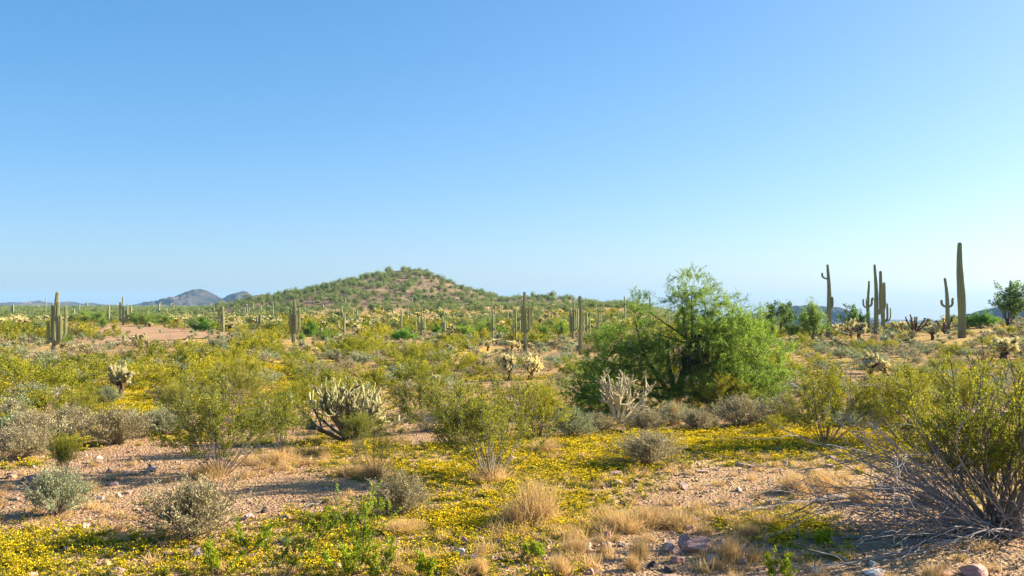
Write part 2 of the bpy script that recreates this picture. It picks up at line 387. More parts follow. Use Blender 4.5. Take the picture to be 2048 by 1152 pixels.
M_hill_back = slope_mat('hill_back_scree', (0.12,0.09,0.07), (0.26,0.18,0.12), (0.07,0.06,0.05), (0.12,0.14,0.06), 0.03, 0.25)
M_mount = slope_mat('mountain_rock', (0.014,0.018,0.02), (0.12,0.08,0.05), (0.012,0.016,0.018), (0.03,0.028,0.026), 0.005, 0.03, 1.0)
M_track = slope_mat('track_dirt', (0.33,0.185,0.10), (0.42,0.25,0.145), (0.25,0.15,0.085), (0.47,0.30,0.18), 0.15, 2.0, 0.3)

# ------------------------------------------------------------------ object helpers
COL = SC.collection
LOOSE = {'foliage', 'flowers', 'crown', 'twigs', 'leaves', 'joints', 'dead_twigs'}
def link(name, me, parent=None, loc=(0,0,0), rz=0., s=1., label=None, cat=None, group=None, kind=None):
    o = bpy.data.objects.new(name, me); COL.objects.link(o)
    o.location = loc; o.rotation_euler = (0, 0, rz)
    o.scale = (s, s, s) if np.ndim(s) == 0 else s
    if parent is not None: o.parent = parent
    if label: o['label'] = label
    if cat: o['category'] = cat
    if group: o['group'] = group
    if kind: o['kind'] = kind
    elif parent is not None and name in LOOSE: o['kind'] = 'stuff'
    return o
def empty(name, loc, rz=0., s=1., **kw): 
    o = link(name, None, None, loc, rz, s, **kw); o.empty_display_size = 0.3; return o
def place_tree(name, parts, loc, rz, s, label, cat, group=None):
    """parts: list of (part name, mesh[, list of sub parts]); one part only -> a single mesh thing"""
    if len(parts) == 1: return link(name, parts[0][1], None, loc, rz, s, label=label, cat=cat, group=group)
    e = empty(name, loc, rz, s, label=label, cat=cat, group=group)
    for p in parts: link(p[0], p[1], e)
    return e

def scatter(name, pts, rot, scl, var, protos, label, cat):
    me = bpy.data.meshes.new(name); me.vertices.add(len(pts)); me.vertices.foreach_set('co', np.asarray(pts, np.float32).ravel())
    for nm, typ, dat in (('rot', 'FLOAT_VECTOR', rot), ('scl', 'FLOAT_VECTOR', scl), ('var', 'INT', var)):
        at = me.attributes.new(nm, typ, 'POINT')
        if typ == 'INT': at.data.foreach_set('value', np.asarray(dat, np.int32))
        else: at.data.foreach_set('vector', np.asarray(dat, np.float32).ravel())
    me.update()
    o = link(name, me, kind='stuff', label=label, cat=cat)
    g = bpy.data.node_groups.new(name + '_scatter', 'GeometryNodeTree')
    g.interface.new_socket('Geometry', in_out='INPUT', socket_type='NodeSocketGeometry')
    g.interface.new_socket('Geometry', in_out='OUTPUT', socket_type='NodeSocketGeometry')
    gi = g.nodes.new('NodeGroupInput'); go = g.nodes.new('NodeGroupOutput'); jn = g.nodes.new('GeometryNodeJoinGeometry')
    def na(nm, typ):
        n = g.nodes.new('GeometryNodeInputNamedAttribute'); n.data_type = typ; n.inputs[0].default_value = nm; return n.outputs[0]
    r = na('rot', 'FLOAT_VECTOR'); s = na('scl', 'FLOAT_VECTOR'); v = na('var', 'INT')
    er = g.nodes.new('FunctionNodeEulerToRotation'); g.links.new(r, er.inputs[0])
    for i, pm in enumerate(protos):
        po = bpy.data.objects.new(pm.name + '_source', pm)
        oi = g.nodes.new('GeometryNodeObjectInfo'); oi.inputs['Object'].default_value = po
        cmp_ = g.nodes.new('FunctionNodeCompare'); cmp_.data_type = 'INT'; cmp_.operation = 'EQUAL'
        g.links.new(v, cmp_.inputs[2]); cmp_.inputs[3].default_value = i
        ip = g.nodes.new('GeometryNodeInstanceOnPoints')
        g.links.new(gi.outputs[0], ip.inputs['Points']); g.links.new(cmp_.outputs[0], ip.inputs['Selection'])
        g.links.new(oi.outputs['Geometry'], ip.inputs['Instance']); g.links.new(er.outputs[0], ip.inputs['Rotation']); g.links.new(s, ip.inputs['Scale'])
        g.links.new(ip.outputs[0], jn.inputs[0])
    g.links.new(jn.outputs[0], go.inputs[0])
    md = o.modifiers.new('scatter', 'NODES'); md.node_group = g
    return o

# ------------------------------------------------------------------ ground, hills, mountains
def grid_mesh(name, X, Y, Z, mat, attrs=None, smooth=True, mask=None):
    nr, nc = X.shape
    i = np.arange(nr-1)[:, None]*nc + np.arange(nc-1)[None, :]
    Q = np.stack([i, i+1, i+nc+1, i+nc], -1).reshape(-1, 4)
    if mask is not None:
        mk = mask.ravel(); Q = Q[mk[Q].any(1)]
    g = Geo(); g.add(np.stack([X, Y, Z], -1).reshape(-1, 3), Q=Q)
    me = g.mesh(name, [mat], smooth)
    for k, a in (attrs or {}).items():
        at = me.attributes.new(k, 'FLOAT', 'POINT'); at.data.foreach_set('value', np.asarray(a, np.float32).ravel())
    return me
def make_ground():
    ys = np.concatenate([[-26, -20, -12, -5, 0, 3], np.geomspace(5, 7000, 600)])
    s = np.linspace(-1, 1, 421); s = np.sign(s)*(0.62*np.abs(s) + 0.9*np.abs(s)**4)
    S, Y = np.meshgrid(s, ys); X = S*(Y + 30)
    Z = base_z(X, Y)
    f = flower_at(X, Y); st = np.clip(0.30 + 0.9*fbm(X/1.7, Y/1.7, 71, 3), 0, 1)
    painted = .5 + .5*ss(20, 40, Y)
    soft = np.clip(0.15 + 0.55*ss(25, 60, Y) + 0.5*fbm(X/5, Y/5, 77, 2), 0, 1)
    far = ss(180, 330, Y)*0.9
    return grid_mesh('ground', X, Y, Z, M_ground, dict(flower=f, straw=st*0.6, painted=painted, soft=soft, far=far))
link('ground', make_ground(), kind='structure', label='sandy desert floor strewn with gravel and yellow bloom')
def hill_mesh(fn, x0, x1, y0, y1, n, m, mat, off=0.0):
    X, Y = np.meshgrid(np.linspace(x0, x1, n), np.linspace(y0, y1, m)); Z = fn(X, Y)
    Bz = base_z(X, Y)
    return grid_mesh('hill', X, Y, np.maximum(Z, Bz - 1.5), mat, None, True, Z > Bz - 0.8)
link('hill', hill_mesh(hill_main, -190, 80, 250, 640, 320, 300, M_hill), kind='structure', label='low rocky hill dotted with green shrubs in the middle distance')
link('hill', hill_mesh(hill_right, -40, 70, 250, 500, 180, 200, M_hill), kind='structure', label='lower rocky shoulder to the right of the rounded hill')
link('hill', hill_mesh(hill_back, -300, -110, 600, 1150, 160, 160, M_hill_back), kind='structure', label='small dark knoll behind the left foot of the rounded hill')

def mountain(prof, y0, depth, seed, label, zb=-14., rough=0.22, nx=420, ny=91):
    us = np.array([p[0] for p in prof], float); vs = np.array([p[1] for p in prof], float)
    xs = (us-1024)/F*y0; zs = CH + (HOR-vs)/F*y0
    X, T = np.meshgrid(np.linspace(xs[0], xs[-1], nx), np.linspace(-1, 1, ny))
    Y = y0 + T*depth
    zr = np.interp(X, xs, zs) - zb
    k = (1-np.abs(T))**0.9
    sc = depth*0.11
    ridg = 1 - np.abs(fbm(X/sc + T*1.3, Y/(sc*2.2), seed, 4))*2.2
    amp = rough*9*k*(1-k) + 0.03
    Z = zb + zr*k*(1 - amp*(1-ridg)) + zr.max()*0.5*fbm(X/(sc*.5), Y/(sc*.5), seed+5, 4)*k*(1-k)
    me = grid_mesh('mountain', X, Y, Z, M_mount, None, True)
    return link('mountain', me, kind='structure', label=label)
mountain([(210,614),(270,610),(320,601),(350,592),(372,583),(385,579),(400,577),(412,580),(425,588),(440,596),(452,598),(462,590),(475,584),(486,581),(494,583),(502,592),(520,598),(560,606),(640,614)], 2500, 420, 3, 'dark blue double peaked mountain on the left skyline')
mountain([(-260,604),(-120,607),(0,606),(20,604),(50,605),(66,603),(78,600),(90,604),(110,606),(135,603),(152,604),(165,607),(180,605),(200,608),(230,611),(262,610),(300,612),(420,613)], 3000, 380, 8, 'long low blue ridge along the far left horizon')
mountain([(1160,628),(1190,620),(1212,614),(1224,609),(1240,603),(1262,602),(1290,608),(1330,622),(1380,634)], 2100, 300, 12, 'blue hump of a mountain beyond the lower hill shoulder', zb=-50)
mountain([(1240,646),(1400,640),(1460,632),(1520,625),(1550,618),(1580,612),(1610,609),(1650,611),(1680,613),(1700,620),(1722,636),(1740,640),(1760,647),(1800,652)], 2000, 330, 19, 'blue ridge behind the trees right of the big palo verde', zb=-52)
mountain([(1660,660),(1700,648),(1740,644),(1780,645),(1800,642),(1830,643),(1850,646),(1870,644),(1900,640),(1930,634),(1950,626),(1975,618),(2000,611),(2030,604),(2060,598),(2110,590),(2200,582),(2330,580),(2480,600)], 1500, 330, 24, 'blue mountain slope rising at the right edge', zb=-44)
mountain([(1500,640),(1600,638),(1680,634),(1700,630),(1730,633),(1760,637),(1790,639),(1860,641),(1980,640)], 5200, 500, 31, 'palest far ridge low on the right horizon', zb=-110)

def drape(rows, name, label, off=0.07, nc=60):
    X = []; Y = []; Z = []
    for (v, ua, ub) in rows:
        wv = 26*fbm(v/3.3, 1.7, 5, 3); ua += wv*.7; ub += 40*fbm(v/2.6, 8.3, 9, 3)
        r = [ground_at(u, v, False) for u in np.linspace(ua, ub, nc)]
        X.append([p[0] for p in r]); Y.append([p[1] for p in r]); Z.append([p[2]+off for p in r])
    return link(name, grid_mesh(name, np.array(X), np.array(Y), np.array(Z), M_track), kind='structure', label=label)
def interp_rows(keys, step):
    vs = np.arange(keys[0][0], keys[-1][0]+.01, step); k = np.array(keys, float)
    return [(v, np.interp(v, k[:,0], k[:,1]), np.interp(v, k[:,0], k[:,2])) for v in vs]
drape(interp_rows([(652,214,225),(654,205,300),(658,198,360),(664,190,400),(670,172,430),(676,155,420),(682,140,330),(688,132,250),(692,128,190)], 1.3), 'dirt_clearing', 'bare pink dirt clearing beyond the scrub on the left')

def track():
    X = []; Y = []; Z = []
    for v, ua, ub in interp_rows([(622,489,494),(628,482,488),(634,475,483),(642,466,478)], 1.):
        r = [ground_at(u, v, True) for u in np.linspace(ua, ub, 8)]
        if any(p is None or p[1] > 600 for p in r): continue
        X.append([p[0] for p in r]); Y.append([p[1] for p in r]); Z.append([p[2]+.12 for p in r])
    if len(X) > 2: link('dirt_track', grid_mesh('dirt_track', np.array(X), np.array(Y), np.array(Z), M_track), kind='structure', label='narrow pale dirt track climbing beside the small dark knoll')
track()
# ------------------------------------------------------------------ creosote and bursage prototypes
def creosote(h, nst, ntw, ntw2, nlf, leaf, lw, nfl, stem_r, sp=0.62, sides=3, seed=0, base_r=0.16):
    """returns Geo stems, foliage, flowers (h = height in metres)"""
    A = Geo(); B = Geo(); C = Geo()
    an = rng.uniform(0, 2*math.pi, nst); el = rng.uniform(0.0, sp, nst)**0.8
    D = np.stack([np.cos(an)*np.sin(el*1.5), np.sin(an)*np.sin(el*1.5), np.cos(el*1.5)], -1)
    S = np.stack([np.cos(an)*base_r*rng.random(nst)*h*.6, np.sin(an)*base_r*rng.random(nst)*h*.6, np.full(nst, -0.03)], -1)
    L = h*rng.uniform(0.75, 1.12, nst)*(1+0.15*el)
    P, T = grow(S, D, L, 7, 0.07, 0.02)
    R = stem_r*np.linspace(1, 0.35, 7)[None]*rng.uniform(.6, 1.2, (nst, 1)); tubes(A, P, R, sides)
    p, t, _ = pick(P, T, ntw, 0.42 if ntw2 else 0.25, 0.97)
    P2, T2 = grow(p, spawn_dir(t, 0.38), h*rng.uniform(0.18, 0.42, ntw), 5, 0.14, 0.03)
    tubes(A, P2, stem_r*0.42*np.linspace(1, 0.4, 5)[None]*np.ones((ntw, 1)), sides)
    PP, TT = P2, T2
    if ntw2:
        p, t, _ = pick(P2, T2, ntw2, 0.2, 1.0)
        P3, T3 = grow(p, spawn_dir(t, 0.5), h*rng.uniform(0.08, 0.2, ntw2), 4, 0.18, 0.02)
        tubes(A, P3, stem_r*0.22*np.ones((ntw2, 4)), 3); PP3, TT3 = P3, T3
        na = int(nlf*0.75)
        c, d, _ = pick(P3, T3, na, 0.1, 1.0); c2, d2, _ = pick(P2, T2, nlf-na, 0.45, 1.0)
        c = np.concatenate([c, c2]); d = np.concatenate([d, d2])
    else: c, d, _ = pick(P2, T2, nlf, 0.2, 1.0)
    c = c + rng.normal(0, leaf*0.8, c.shape)
    # clumpy light and dark twigs come from their own colours
    a = np.clip(0.5*rng.random(len(c)) + 0.5*vn(c[:,0]*5/h+seed, c[:,2]*5/h+c[:,1]*3/h, 3+seed), 0, 1)
    leaves(B, c, spawn_dir(d, 0.9), leaf*rng.uniform(.7, 1.3, len(c)), lw, a=a)
    if nfl:
        i = rng.integers(0, len(c), nfl*3); i = i[np.argsort(-(c[i, 2] + rng.normal(0, h*.2, len(i))))[:nfl]]
        cc = c[i] + rng.normal(0, leaf*.4, (len(i), 3))
        leaves(C, cc, rng.normal(0, 1, cc.shape), leaf*0.8, leaf*0.7)
    return A, B, C
def merged(geos, name, mats):
    g = Geo()
    for i, x in enumerate(geos):
        for V, a in zip(x.V, x.A): pass
        n0 = g.n
        if not x.V: continue
        V = np.concatenate(x.V); A = np.concatenate(x.A)
        Q = np.concatenate(x.Q) if x.Q else None; T = np.concatenate(x.T) if x.T else None
        g.add(V, Q=Q, T=T, a=A, m=i)
    return g.mesh(name, mats)
def unit(parts):
    ms = [p[1] for p in parts] if isinstance(parts, list) else [parts]
    big = max(ms, key=lambda m: len(m.vertices)); co = np.empty(len(big.vertices)*3, np.float32); big.vertices.foreach_get('co', co); co = co.reshape(-1, 3)
    H = np.percentile(co[:, 2], 98.5); Wd = 2*np.percentile(np.hypot(co[:, 0], co[:, 1]), 96)
    for m in ms:
        c = np.empty(len(m.vertices)*3, np.float32); m.vertices.foreach_get('co', c); c = c.reshape(-1, 3) / (Wd, Wd, H)
        m.vertices.foreach_set('co', c.astype(np.float32).ravel()); m.update()
    return parts
CM = [M_creo_stem, M_creo_leaf, M_creo_flower]
CREO_NEAR = []
for i in range(5):
    A, B, C = creosote(1.7, 34, 230, 900, 17000, 0.042, 0.026, 520+160*(i % 3), 0.013, (0.58, 0.56, 0.64, 0.42, 0.58)[i], seed=i)
    CREO_NEAR.append([('branches', A.mesh('creosote_branches', [M_creo_stem])), ('foliage', B.mesh('creosote_foliage', [M_creo_leaf])), ('flowers', C.mesh('creosote_flowers', [M_creo_flower]))])
A, B, C = creosote(1.7, 30, 90, 300, 3600, 0.036, 0.02, 120, 0.009, 0.5, seed=31)
CREO_NEAR.append([('branches', A.mesh('creosote_branches', [M_creo_stem])), ('foliage', B.mesh('creosote_foliage', [M_creo_leaf])), ('flowers', C.mesh('creosote_flowers', [M_creo_flower]))])
CREO_MID = [merged(creosote(1.5, 20, 150, 0, 4600, 0.078, 0.05, (120, 420, 220, 60)[i], 0.011, 0.86, seed=i+9), 'creosote_mid', CM) for i in range(4)]
CREO_FAR = [merged(creosote(1.5, 9, 50, 0, 1300, 0.125, 0.085, (30, 130, 60)[i], 0.012, 0.9, seed=i+19), 'creosote_far', CM) for i in range(3)]

def bursage(h, w, n1, n2, nlf, leaf, lw, stem_r, sides=3):
    A = Geo(); B = Geo()
    an = rng.uniform(0, 2*math.pi, n1); el = rng.uniform(0.05, 1.35, n1)
    D = np.stack([np.cos(an)*np.sin(el), np.sin(an)*np.sin(el), np.cos(el)+0.12], -1)
    L = np.sqrt((w*np.sin(el))**2 + (h*np.cos(el))**2)*rng.uniform(.7, 1.05, n1)
    P, T = grow(np.zeros((n1, 3)) + rng.normal(0, .03, (n1, 3))*(1, 1, 0), D, L, 5, 0.12, 0.05)
    tubes(A, P, stem_r*np.linspace(1, .4, 5)[None]*np.ones((n1, 1)), sides)
    p, t, _ = pick(P, T, n2, 0.35, 1.0)
    P2, T2 = grow(p, spawn_dir(t, .5), h*rng.uniform(.15, .32, n2), 4, .2, 0.06)
    tubes(A, P2, stem_r*.35*np.ones((n2, 4)), 3)
    c, d, _ = pick(P2, T2, nlf, .05, 1.)
    leaves(B, c + rng.normal(0, leaf*.4, c.shape), spawn_dir(d, .8), leaf*rng.uniform(.6, 1.3, nlf), lw)
    return A, B
BURS_NEAR = []
for i in range(4):
    A, B = bursage(0.62, 0.66, 110, 900, 10500, 0.026, 0.013, 0.005)
    BURS_NEAR.append([('branches', A.mesh('bursage_branches', [M_burs_stem])), ('foliage', B.mesh('bursage_foliage', [M_burs_leaf if i != 1 else M_burs_green]))])
BURS_MID = [merged(bursage(0.6, 0.66, 30, 150, 2300, 0.045, 0.026, 0.006), 'bursage_mid', [M_burs_stem, (M_burs_leaf, M_burs_leaf, M_burs_green)[i]]) for i in range(3)]
BURS_FAR = [merged(bursage(0.6, 0.66, 10, 36, 560, 0.085, 0.05, 0.008), 'bursage_far', [M_burs_stem, (M_burs_leaf, M_burs_green)[i]]) for i in range(2)]

for _p in CREO_NEAR + CREO_MID + CREO_FAR + BURS_NEAR + BURS_MID + BURS_FAR: unit(_p)
TAKEN = []      # (x, y, r) spots of hand-placed plants
def at(u, v, fallback=None):
    if fallback is None and u > 1540 and v < 700: fallback = 66.
    p = ground_at(u, v)
    if p is None or (fallback and p[1] > fallback*1.6):
        y = {66.: 95.}.get(fallback, fallback) or 400.; x = (u-1024)/F*y; p = (x, y, float(zt(x, y)))
    return p
def put(name, protos, u, v, hpx, wpx, unit_h, unit_w, label, cat, group=None, rz=None, i=None):
    x, y, z = at(u, v); s = y/F
    sz = hpx*s/unit_h; sw = wpx*s/unit_w
    i = rng.integers(0, len(protos)) if i is None else i
    pr = protos[i]
    TAKEN.append((x, y, wpx*s*0.42))
    parts = pr if isinstance(pr, list) else [(name, pr)]
    return place_tree(name, parts, (x, y, z), rng.uniform(0, 6.28) if rz is None else rz, (sw, sw, sz), label, cat, group)

# hand-placed creosotes: u, v(base), height px, width px, variant, label
for (u, v, h, w, i, lb) in [
    (440, 950, 172, 262, 0, 'large creosote bush with grey fanned stems right of the grey bursage, left foreground'),
    (752, 957, 118, 150, 5, 'slim creosote bush with upright pale stems standing before the spiky staghorn cholla'),
    (985, 960, 200, 275, 4, 'broad creosote bush at centre front with dark low branches spreading both ways'),
    (850, 862, 115, 150, 2, 'creosote bush behind and left of the broad centre creosote'),
    (560, 905, 130, 130, 1, 'creosote bush touching the right side of the large left foreground creosote'),
    (1075, 880, 120, 140, 1, 'bright creosote bush behind the right half of the broad centre creosote'),
    (1650, 890, 160, 220, 2, 'dark rounded creosote bush left of the huge grey branched creosote'),
    (1805, 885, 150, 200, 0, 'yellow flowering creosote bush between the dark rounded one and the right edge'),
    (1925, 850, 110, 170, 1, 'flowering creosote bush behind the huge creosote at the right edge'),
    (128, 958, 90, 62, 3, 'small wiry creosote sapling above the grey green bursage, far left'),
    (478, 812, 84, 140, 2, 'dense creosote bush behind the large left foreground creosote'),
    (1445, 828, 86, 150, 1, 'yellowish creosote bush under the right skirt of the big palo verde'),
    (155, 852, 72, 110, 4, 'flowering creosote bush below the pale cholla on the left'),
    (352, 838, 74, 100, 0, 'open creosote bush between the pale left cholla and the large left creosote'),
    (1548, 868, 40, 70, 2, 'low dark creosote bush at the edge of the yellow carpet beside the big palo verde'),
    (610, 838, 86, 120, 2, 'creosote bush left of the spiky staghorn cholla'),
    (715, 905, 80, 90, 3, 'thin creosote bush at the foot of the spiky staghorn cholla'),
    ]:
    put("creosote_bush", CREO_NEAR, u, v, h*.97, w*1.0, 1, 1, lb, 'creosote bush', 'creosote bushes of the foreground', i=i)
for (u, v, h, w, i, lb) in [
    (378, 1078, 112, 200, 0, 'largest grey bursage mound in the left foreground with a long dark shadow'),
    (112, 1030, 86, 130, 1, 'grey green bursage mound near the left edge below the creosote sapling'),
    (800, 1036, 84, 120, 2, 'bursage mound with olive tips left of the straw coloured grass, centre front'),
    (1300, 930, 62, 140, 3, 'lone bursage mound standing in the yellow flower carpet'),
    (232, 888, 66, 115, 0, 'rounded bursage mound on pink gravel with two dark stones beside it'),
    (38, 920, 66, 120, 2, 'grey bursage mound cut by the left edge'),
    (60, 878, 52, 90, 3, 'bursage mound behind the one cut by the left edge'),
    (1148, 875, 52, 100, 1, 'silvery bursage mound left of the pale branched cholla'),
    (1200, 862, 34, 64, 0, 'small bursage mound directly under the pale branched cholla'),
    (1292, 862, 42, 84, 2, 'olive bursage mound right of the pale branched cholla'),
    (1395, 862, 42, 80, 3, 'bursage mound beside the orange dry stalks under the big palo verde'),
    (1480, 852, 56, 110, 0, 'bursage mound at the right foot of the big palo verde'),
    (1345, 848, 40, 80, 1, 'grey bursage mound tucked under the middle of the big palo verde'),
    (1570, 848, 56, 90, 2, 'pale bursage mound between the big palo verde and the dark rounded creosote'),
    (140, 868, 52, 110, 0, 'wide bursage mound above the yellow patch at the left'),
    (330, 872, 52, 90, 1, 'pale green bursage mound behind the grey dead twigs, left'),
    (640, 762, 34, 90, 3, 'isolated grey bursage mound beside the orange sand strip'),
    (70, 812, 40, 90, 1, 'bursage mound with grey twigs left of the flowering creosote'),
    (215, 808, 34, 56, 1, 'grey green bursage at the foot of the pale left cholla'),
    (430, 700, 22, 50, 1, 'grey bursage mound on the far side of the left scrub'),
    ]:
    put('bursage_bush', BURS_NEAR, u, v, h*1.03, w*1.08, 1, 1, lb, 'bursage', 'bursage mounds', i=i)

# ------------------------------------------------------------------ the huge grey creosote at the right edge
def big_creosote():
    x, y, z = at(2005, 1068)
    e = empty('creosote_bush', (x, y, z), 0, 1, label='huge creosote bush at the right edge with long bare grey branches sweeping left', cat='creosote bush', group='creosote bushes of the foreground')
    TAKEN.append((x, y, 1.6)); TAKEN.append((x-1.2, y+.4, 1.2))
    def stems(n, ang, el0, el1, L0, L1, wander, up, r0, k=4):
        an = np.radians(rng.uniform(*ang, n)); el = np.radians(rng.uniform(el0, el1, n))
        D = np.stack([np.cos(an)*np.cos(el), np.sin(an)*np.cos(el), np.sin(el)], -1)
        S = rng.normal(0, 0.10, (n, 3))*(1.4, 1, 0) + (0, 0, -0.03)
        return grow(S, D, rng.uniform(L0, L1, n), 10, wander, up)
    G = Geo()
    P, T = stems(58, (152, 212), 6, 40, 1.3, 3.6, 0.15, -0.04, .02)
    P[:, :, 2] = np.maximum(P[:, :, 2], 0.02)
    tubes(G, P, 0.011*np.linspace(1, .35, 10)[None]*rng.uniform(.5, 1.6, (58, 1)), 4)
    p, t, _ = pick(P, T, 420, .2, .95); P2, T2 = grow(p, spawn_dir(t, .5), rng.uniform(.25, .9, 420), 6, .2, -.02)
    P2[:, :, 2] = np.maximum(P2[:, :, 2], 0.015); tubes(G, P2, 0.006*np.linspace(1, .4, 6)[None]*np.ones((420, 1)), 3)
    p, t, _ = pick(P2, T2, 900, .3, 1); P3, T3 = grow(p, spawn_dir(t, .5), rng.uniform(.12, .4, 900), 4, .2, 0)
    tubes(G, P3, np.full((900, 4), .003), 3)
    link('dead_branches', G.mesh('dead_branches', [M_dead_stem]), e, label='long bare grey branches sweeping left over the gravel')
    # pale broken stems hanging to the ground in front
    G = Geo(); P, T = stems(16, (195, 330), 25, 60, .7, 1.2, .18, -.16, .02); P[:, :, 2] = np.maximum(P[:, :, 2], -0.02)
    tubes(G, P, .014*np.linspace(1, .5, 10)[None]*rng.uniform(.7, 1.3, (16, 1)), 4)
    link('broken_stems', G.mesh('broken_stems', [M_dead_stem]), e, label='pale broken stems bending down to the gravel')
    G = Geo(); B = Geo(); C = Geo()
    P, T = stems(52, (-80, 110), 38, 80, 1.3, 2.4, .12, .0, .018)
    P2_, T2_ = stems(26, (110, 200), 52, 76, 1.3, 2.15, .13, .0, .018); P = np.concatenate([P, P2_]); T = np.concatenate([T, T2_])
    tubes(G, P, .014*np.linspace(1, .3, 10)[None]*rng.uniform(.6, 1.2, (len(P), 1)), 4)
    p, t, _ = pick(P, T, 420, .35, 1); P2, T2 = grow(p, spawn_dir(t, .35), rng.uniform(.3, .7, 420), 5, .13, .03); tubes(G, P2, .005*np.ones((420, 5)), 3)
    p, t, _ = pick(P2, T2, 1400, .2, 1); P3, T3 = grow(p, spawn_dir(t, .5), rng.uniform(.1, .3, 1400), 4, .18, .03); tubes(G, P3, .0025*np.ones((1400, 4)), 3)
    c, d, _ = pick(P3, T3, 34000, .05, 1); c += rng.normal(0, .018, c.shape)
    c = c[(c[:, 2] > 0.8) & (c[:, 0] + .9*(c[:, 2]-1.2) > -1.25)]; d = rng.normal(0, 1, c.shape) + (0, 0, .8)
    leaves(B, c, d, .034*rng.uniform(.7, 1.3, len(c)), .021)
    i = rng.integers(0, len(c), 900); i = i[c[i, 2] > 1.2]; leaves(C, c[i], rng.normal(0, 1, (len(i), 3)), .032, .03)
    link('branches', G.mesh('big_branches', [M_creo_stem]), e); link('foliage', B.mesh('big_foliage', [M_creo_leaf]), e); link('flowers', C.mesh('big_flowers', [M_creo_flower]), e)
big_creosote()

# ------------------------------------------------------------------ the big palo verde
def palo_main():
    x0, y0, z0 = at(1365, 820); s = y0/F
    def pt(u, v, dy=0.): return np.array([(u-1365)*s, dy, (826-v)*s])
    e = empty('palo_verde_tree', (x0, y0, z0), 0, 1, label='big sprawling bright green palo verde tree with dark twisted trunk right of centre', cat='tree')
    for q in np.linspace(-2.4, 2.4, 6): TAKEN.append((x0+q, y0, 1.5))
    blobs = [(1384,580,38,32,0,1.1),(1418,610,42,28,.2,.9),(1362,606,26,32,-.2,.8),(1376,652,32,28,.1,.8),(1292,606,36,16,.5,.55),(1272,628,28,18,.3,.7),(1486,612,22,18,.3,.3),
        (1500,650,46,26,.2,.75),(1455,650,50,40,0,1.1),(1405,665,52,42,-.3,1.2),(1470,700,62,52,-.2,1.3),(1532,718,46,48,.1,1.3),(1306,662,36,26,.2,.35),(1255,680,46,36,.1,1.),
        (1215,712,40,34,0,1.5),(1290,712,52,34,-.4,.7),(1330,700,34,34,-.2,.9),(1190,768,44,32,.2,1.7),(1250,760,56,40,-.2,1.2),(1310,775,44,34,-.2,1.0),(1400,765,56,40,-.4,1.1),
        (1455,765,62,44,-.3,1.2),(1536,780,44,40,0,1.3),(1162,796,34,22,.3,1.6),(1370,800,70,24,-.5,.9),(1490,800,60,22,-.2,.8),(1225,800,66,22,0,1.6)]
    nodes = {'up': pt(1383, 692, 0), 'right': pt(1440, 728, -.1), 'left': pt(1300, 735, .1), 'lowl': pt(1290, 790, 0)}
    G = Geo()
    base = pt(1352, 822)
    def limb(a, b, r0, r1, n=9, w=.05, k=7, g=G):
        t = np.linspace(0, 1, n)[:, None]; P = a*(1-t)+b*t + np.sin(t*math.pi)*rng.normal(0, w, 3) + np.sin(t*2*math.pi)*rng.normal(0, w*.5, 3)
        tubes(g, P[None], np.linspace(r0, r1, n)[None], k, a=np.array([rng.random()]))
        return P
    Pm = limb(base, nodes['up'], .13, .085, w=.08); limb(base+(.12, .1, 0), nodes['left'], .10, .06, w=.1); limb(Pm[4], nodes['right'], .08, .05, w=.08); limb(base, nodes['lowl'], .06, .04, w=.08)
    limb(base+(.05, .05, 0), pt(1335, 690, .1), .09, .05, w=.12)
    link('trunk', G.mesh('palo_trunk', [M_dark_bark], True), e)
    Lg = Geo(); Tg = Geo(); Fg = Geo()
    for (u, v, ru, rv, dy, w) in blobs:
        c = pt(u, v, dy*1.6); R = np.array([ru*s, ru*s*.85, rv*s])
        k = min(nodes.values(), key=lambda q: np.linalg.norm((q-c)*(1, 1, 1.2)) + (0.8 if q[2] > c[2] + .1 else 0))
        limb(k, c - (0, 0, R[2]*.5), .04, .012, w=.06, k=5, g=Lg)
        area = ru*rv/1600.
        n = int(70*area*w)+14
        S = c + rng.normal(0, .42, (n, 3))*R - (0, 0, R[2]*.25)
        D = norm((S-c)/R + rng.normal(0, .4, (n, 3)) + (0, 0, .25))
        P, T = grow(S, D, np.mean(R)*rng.uniform(.35, .85, n), 6, .22, .0)
        tubes(Tg, P, .006*np.linspace(1, .4, 6)[None]*np.ones((n, 1)), 3)
        p, t, _ = pick(P, T, n*4, .1, 1); P2, T2 = grow(p, spawn_dir(t, .6), rng.uniform(.10, .26, n*4), 4, .2, .0)
        tubes(Tg, P2, .0028*np.ones((n*4, 4)), 3)
        m = int(7000*area*w)
        q, d, _ = pick(P2, T2, m, 0, 1.); q = q + rng.normal(0, .02, q.shape)
        a = np.clip(.25 + .5*rng.random(m) + .45*fbm(q[:, 0]*1.3+4, q[:, 2]*1.3+q[:, 1], 5, 2), 0, 1)
        leaves(Fg, q, spawn_dir(d, .7), .055*rng.uniform(.6, 1.3, m), .016, a=a)
    link('limbs', Lg.mesh('palo_limbs', [M_dark_bark], True), e); link('twigs', Tg.mesh('palo_twigs', [M_palo_twig]), e); link('crown', Fg.mesh('palo_crown', [M_palo_leaf]), e)
    # dark clump of mistletoe and dead twigs hanging in the middle
    G = Geo(); n = 420; c = pt(1382, 712, -.35); S = c + rng.normal(0, 1, (n, 3))*(.28, .2, .22); D = rng.normal(0, .5, (n, 3)) + (0, 0, -1)
    P, T = grow(S, D, rng.uniform(.25, .75, n), 5, .16, -.05); tubes(G, P, .008*np.linspace(1, .5, 5)[None]*np.ones((n, 1)), 3)
    n = 160; c = pt(1285, 700, -.1); S = c + rng.normal(0, 1, (n, 3))*(.35, .2, .1); D = rng.normal(0, .5, (n, 3)) + (-1, 0, -.3)
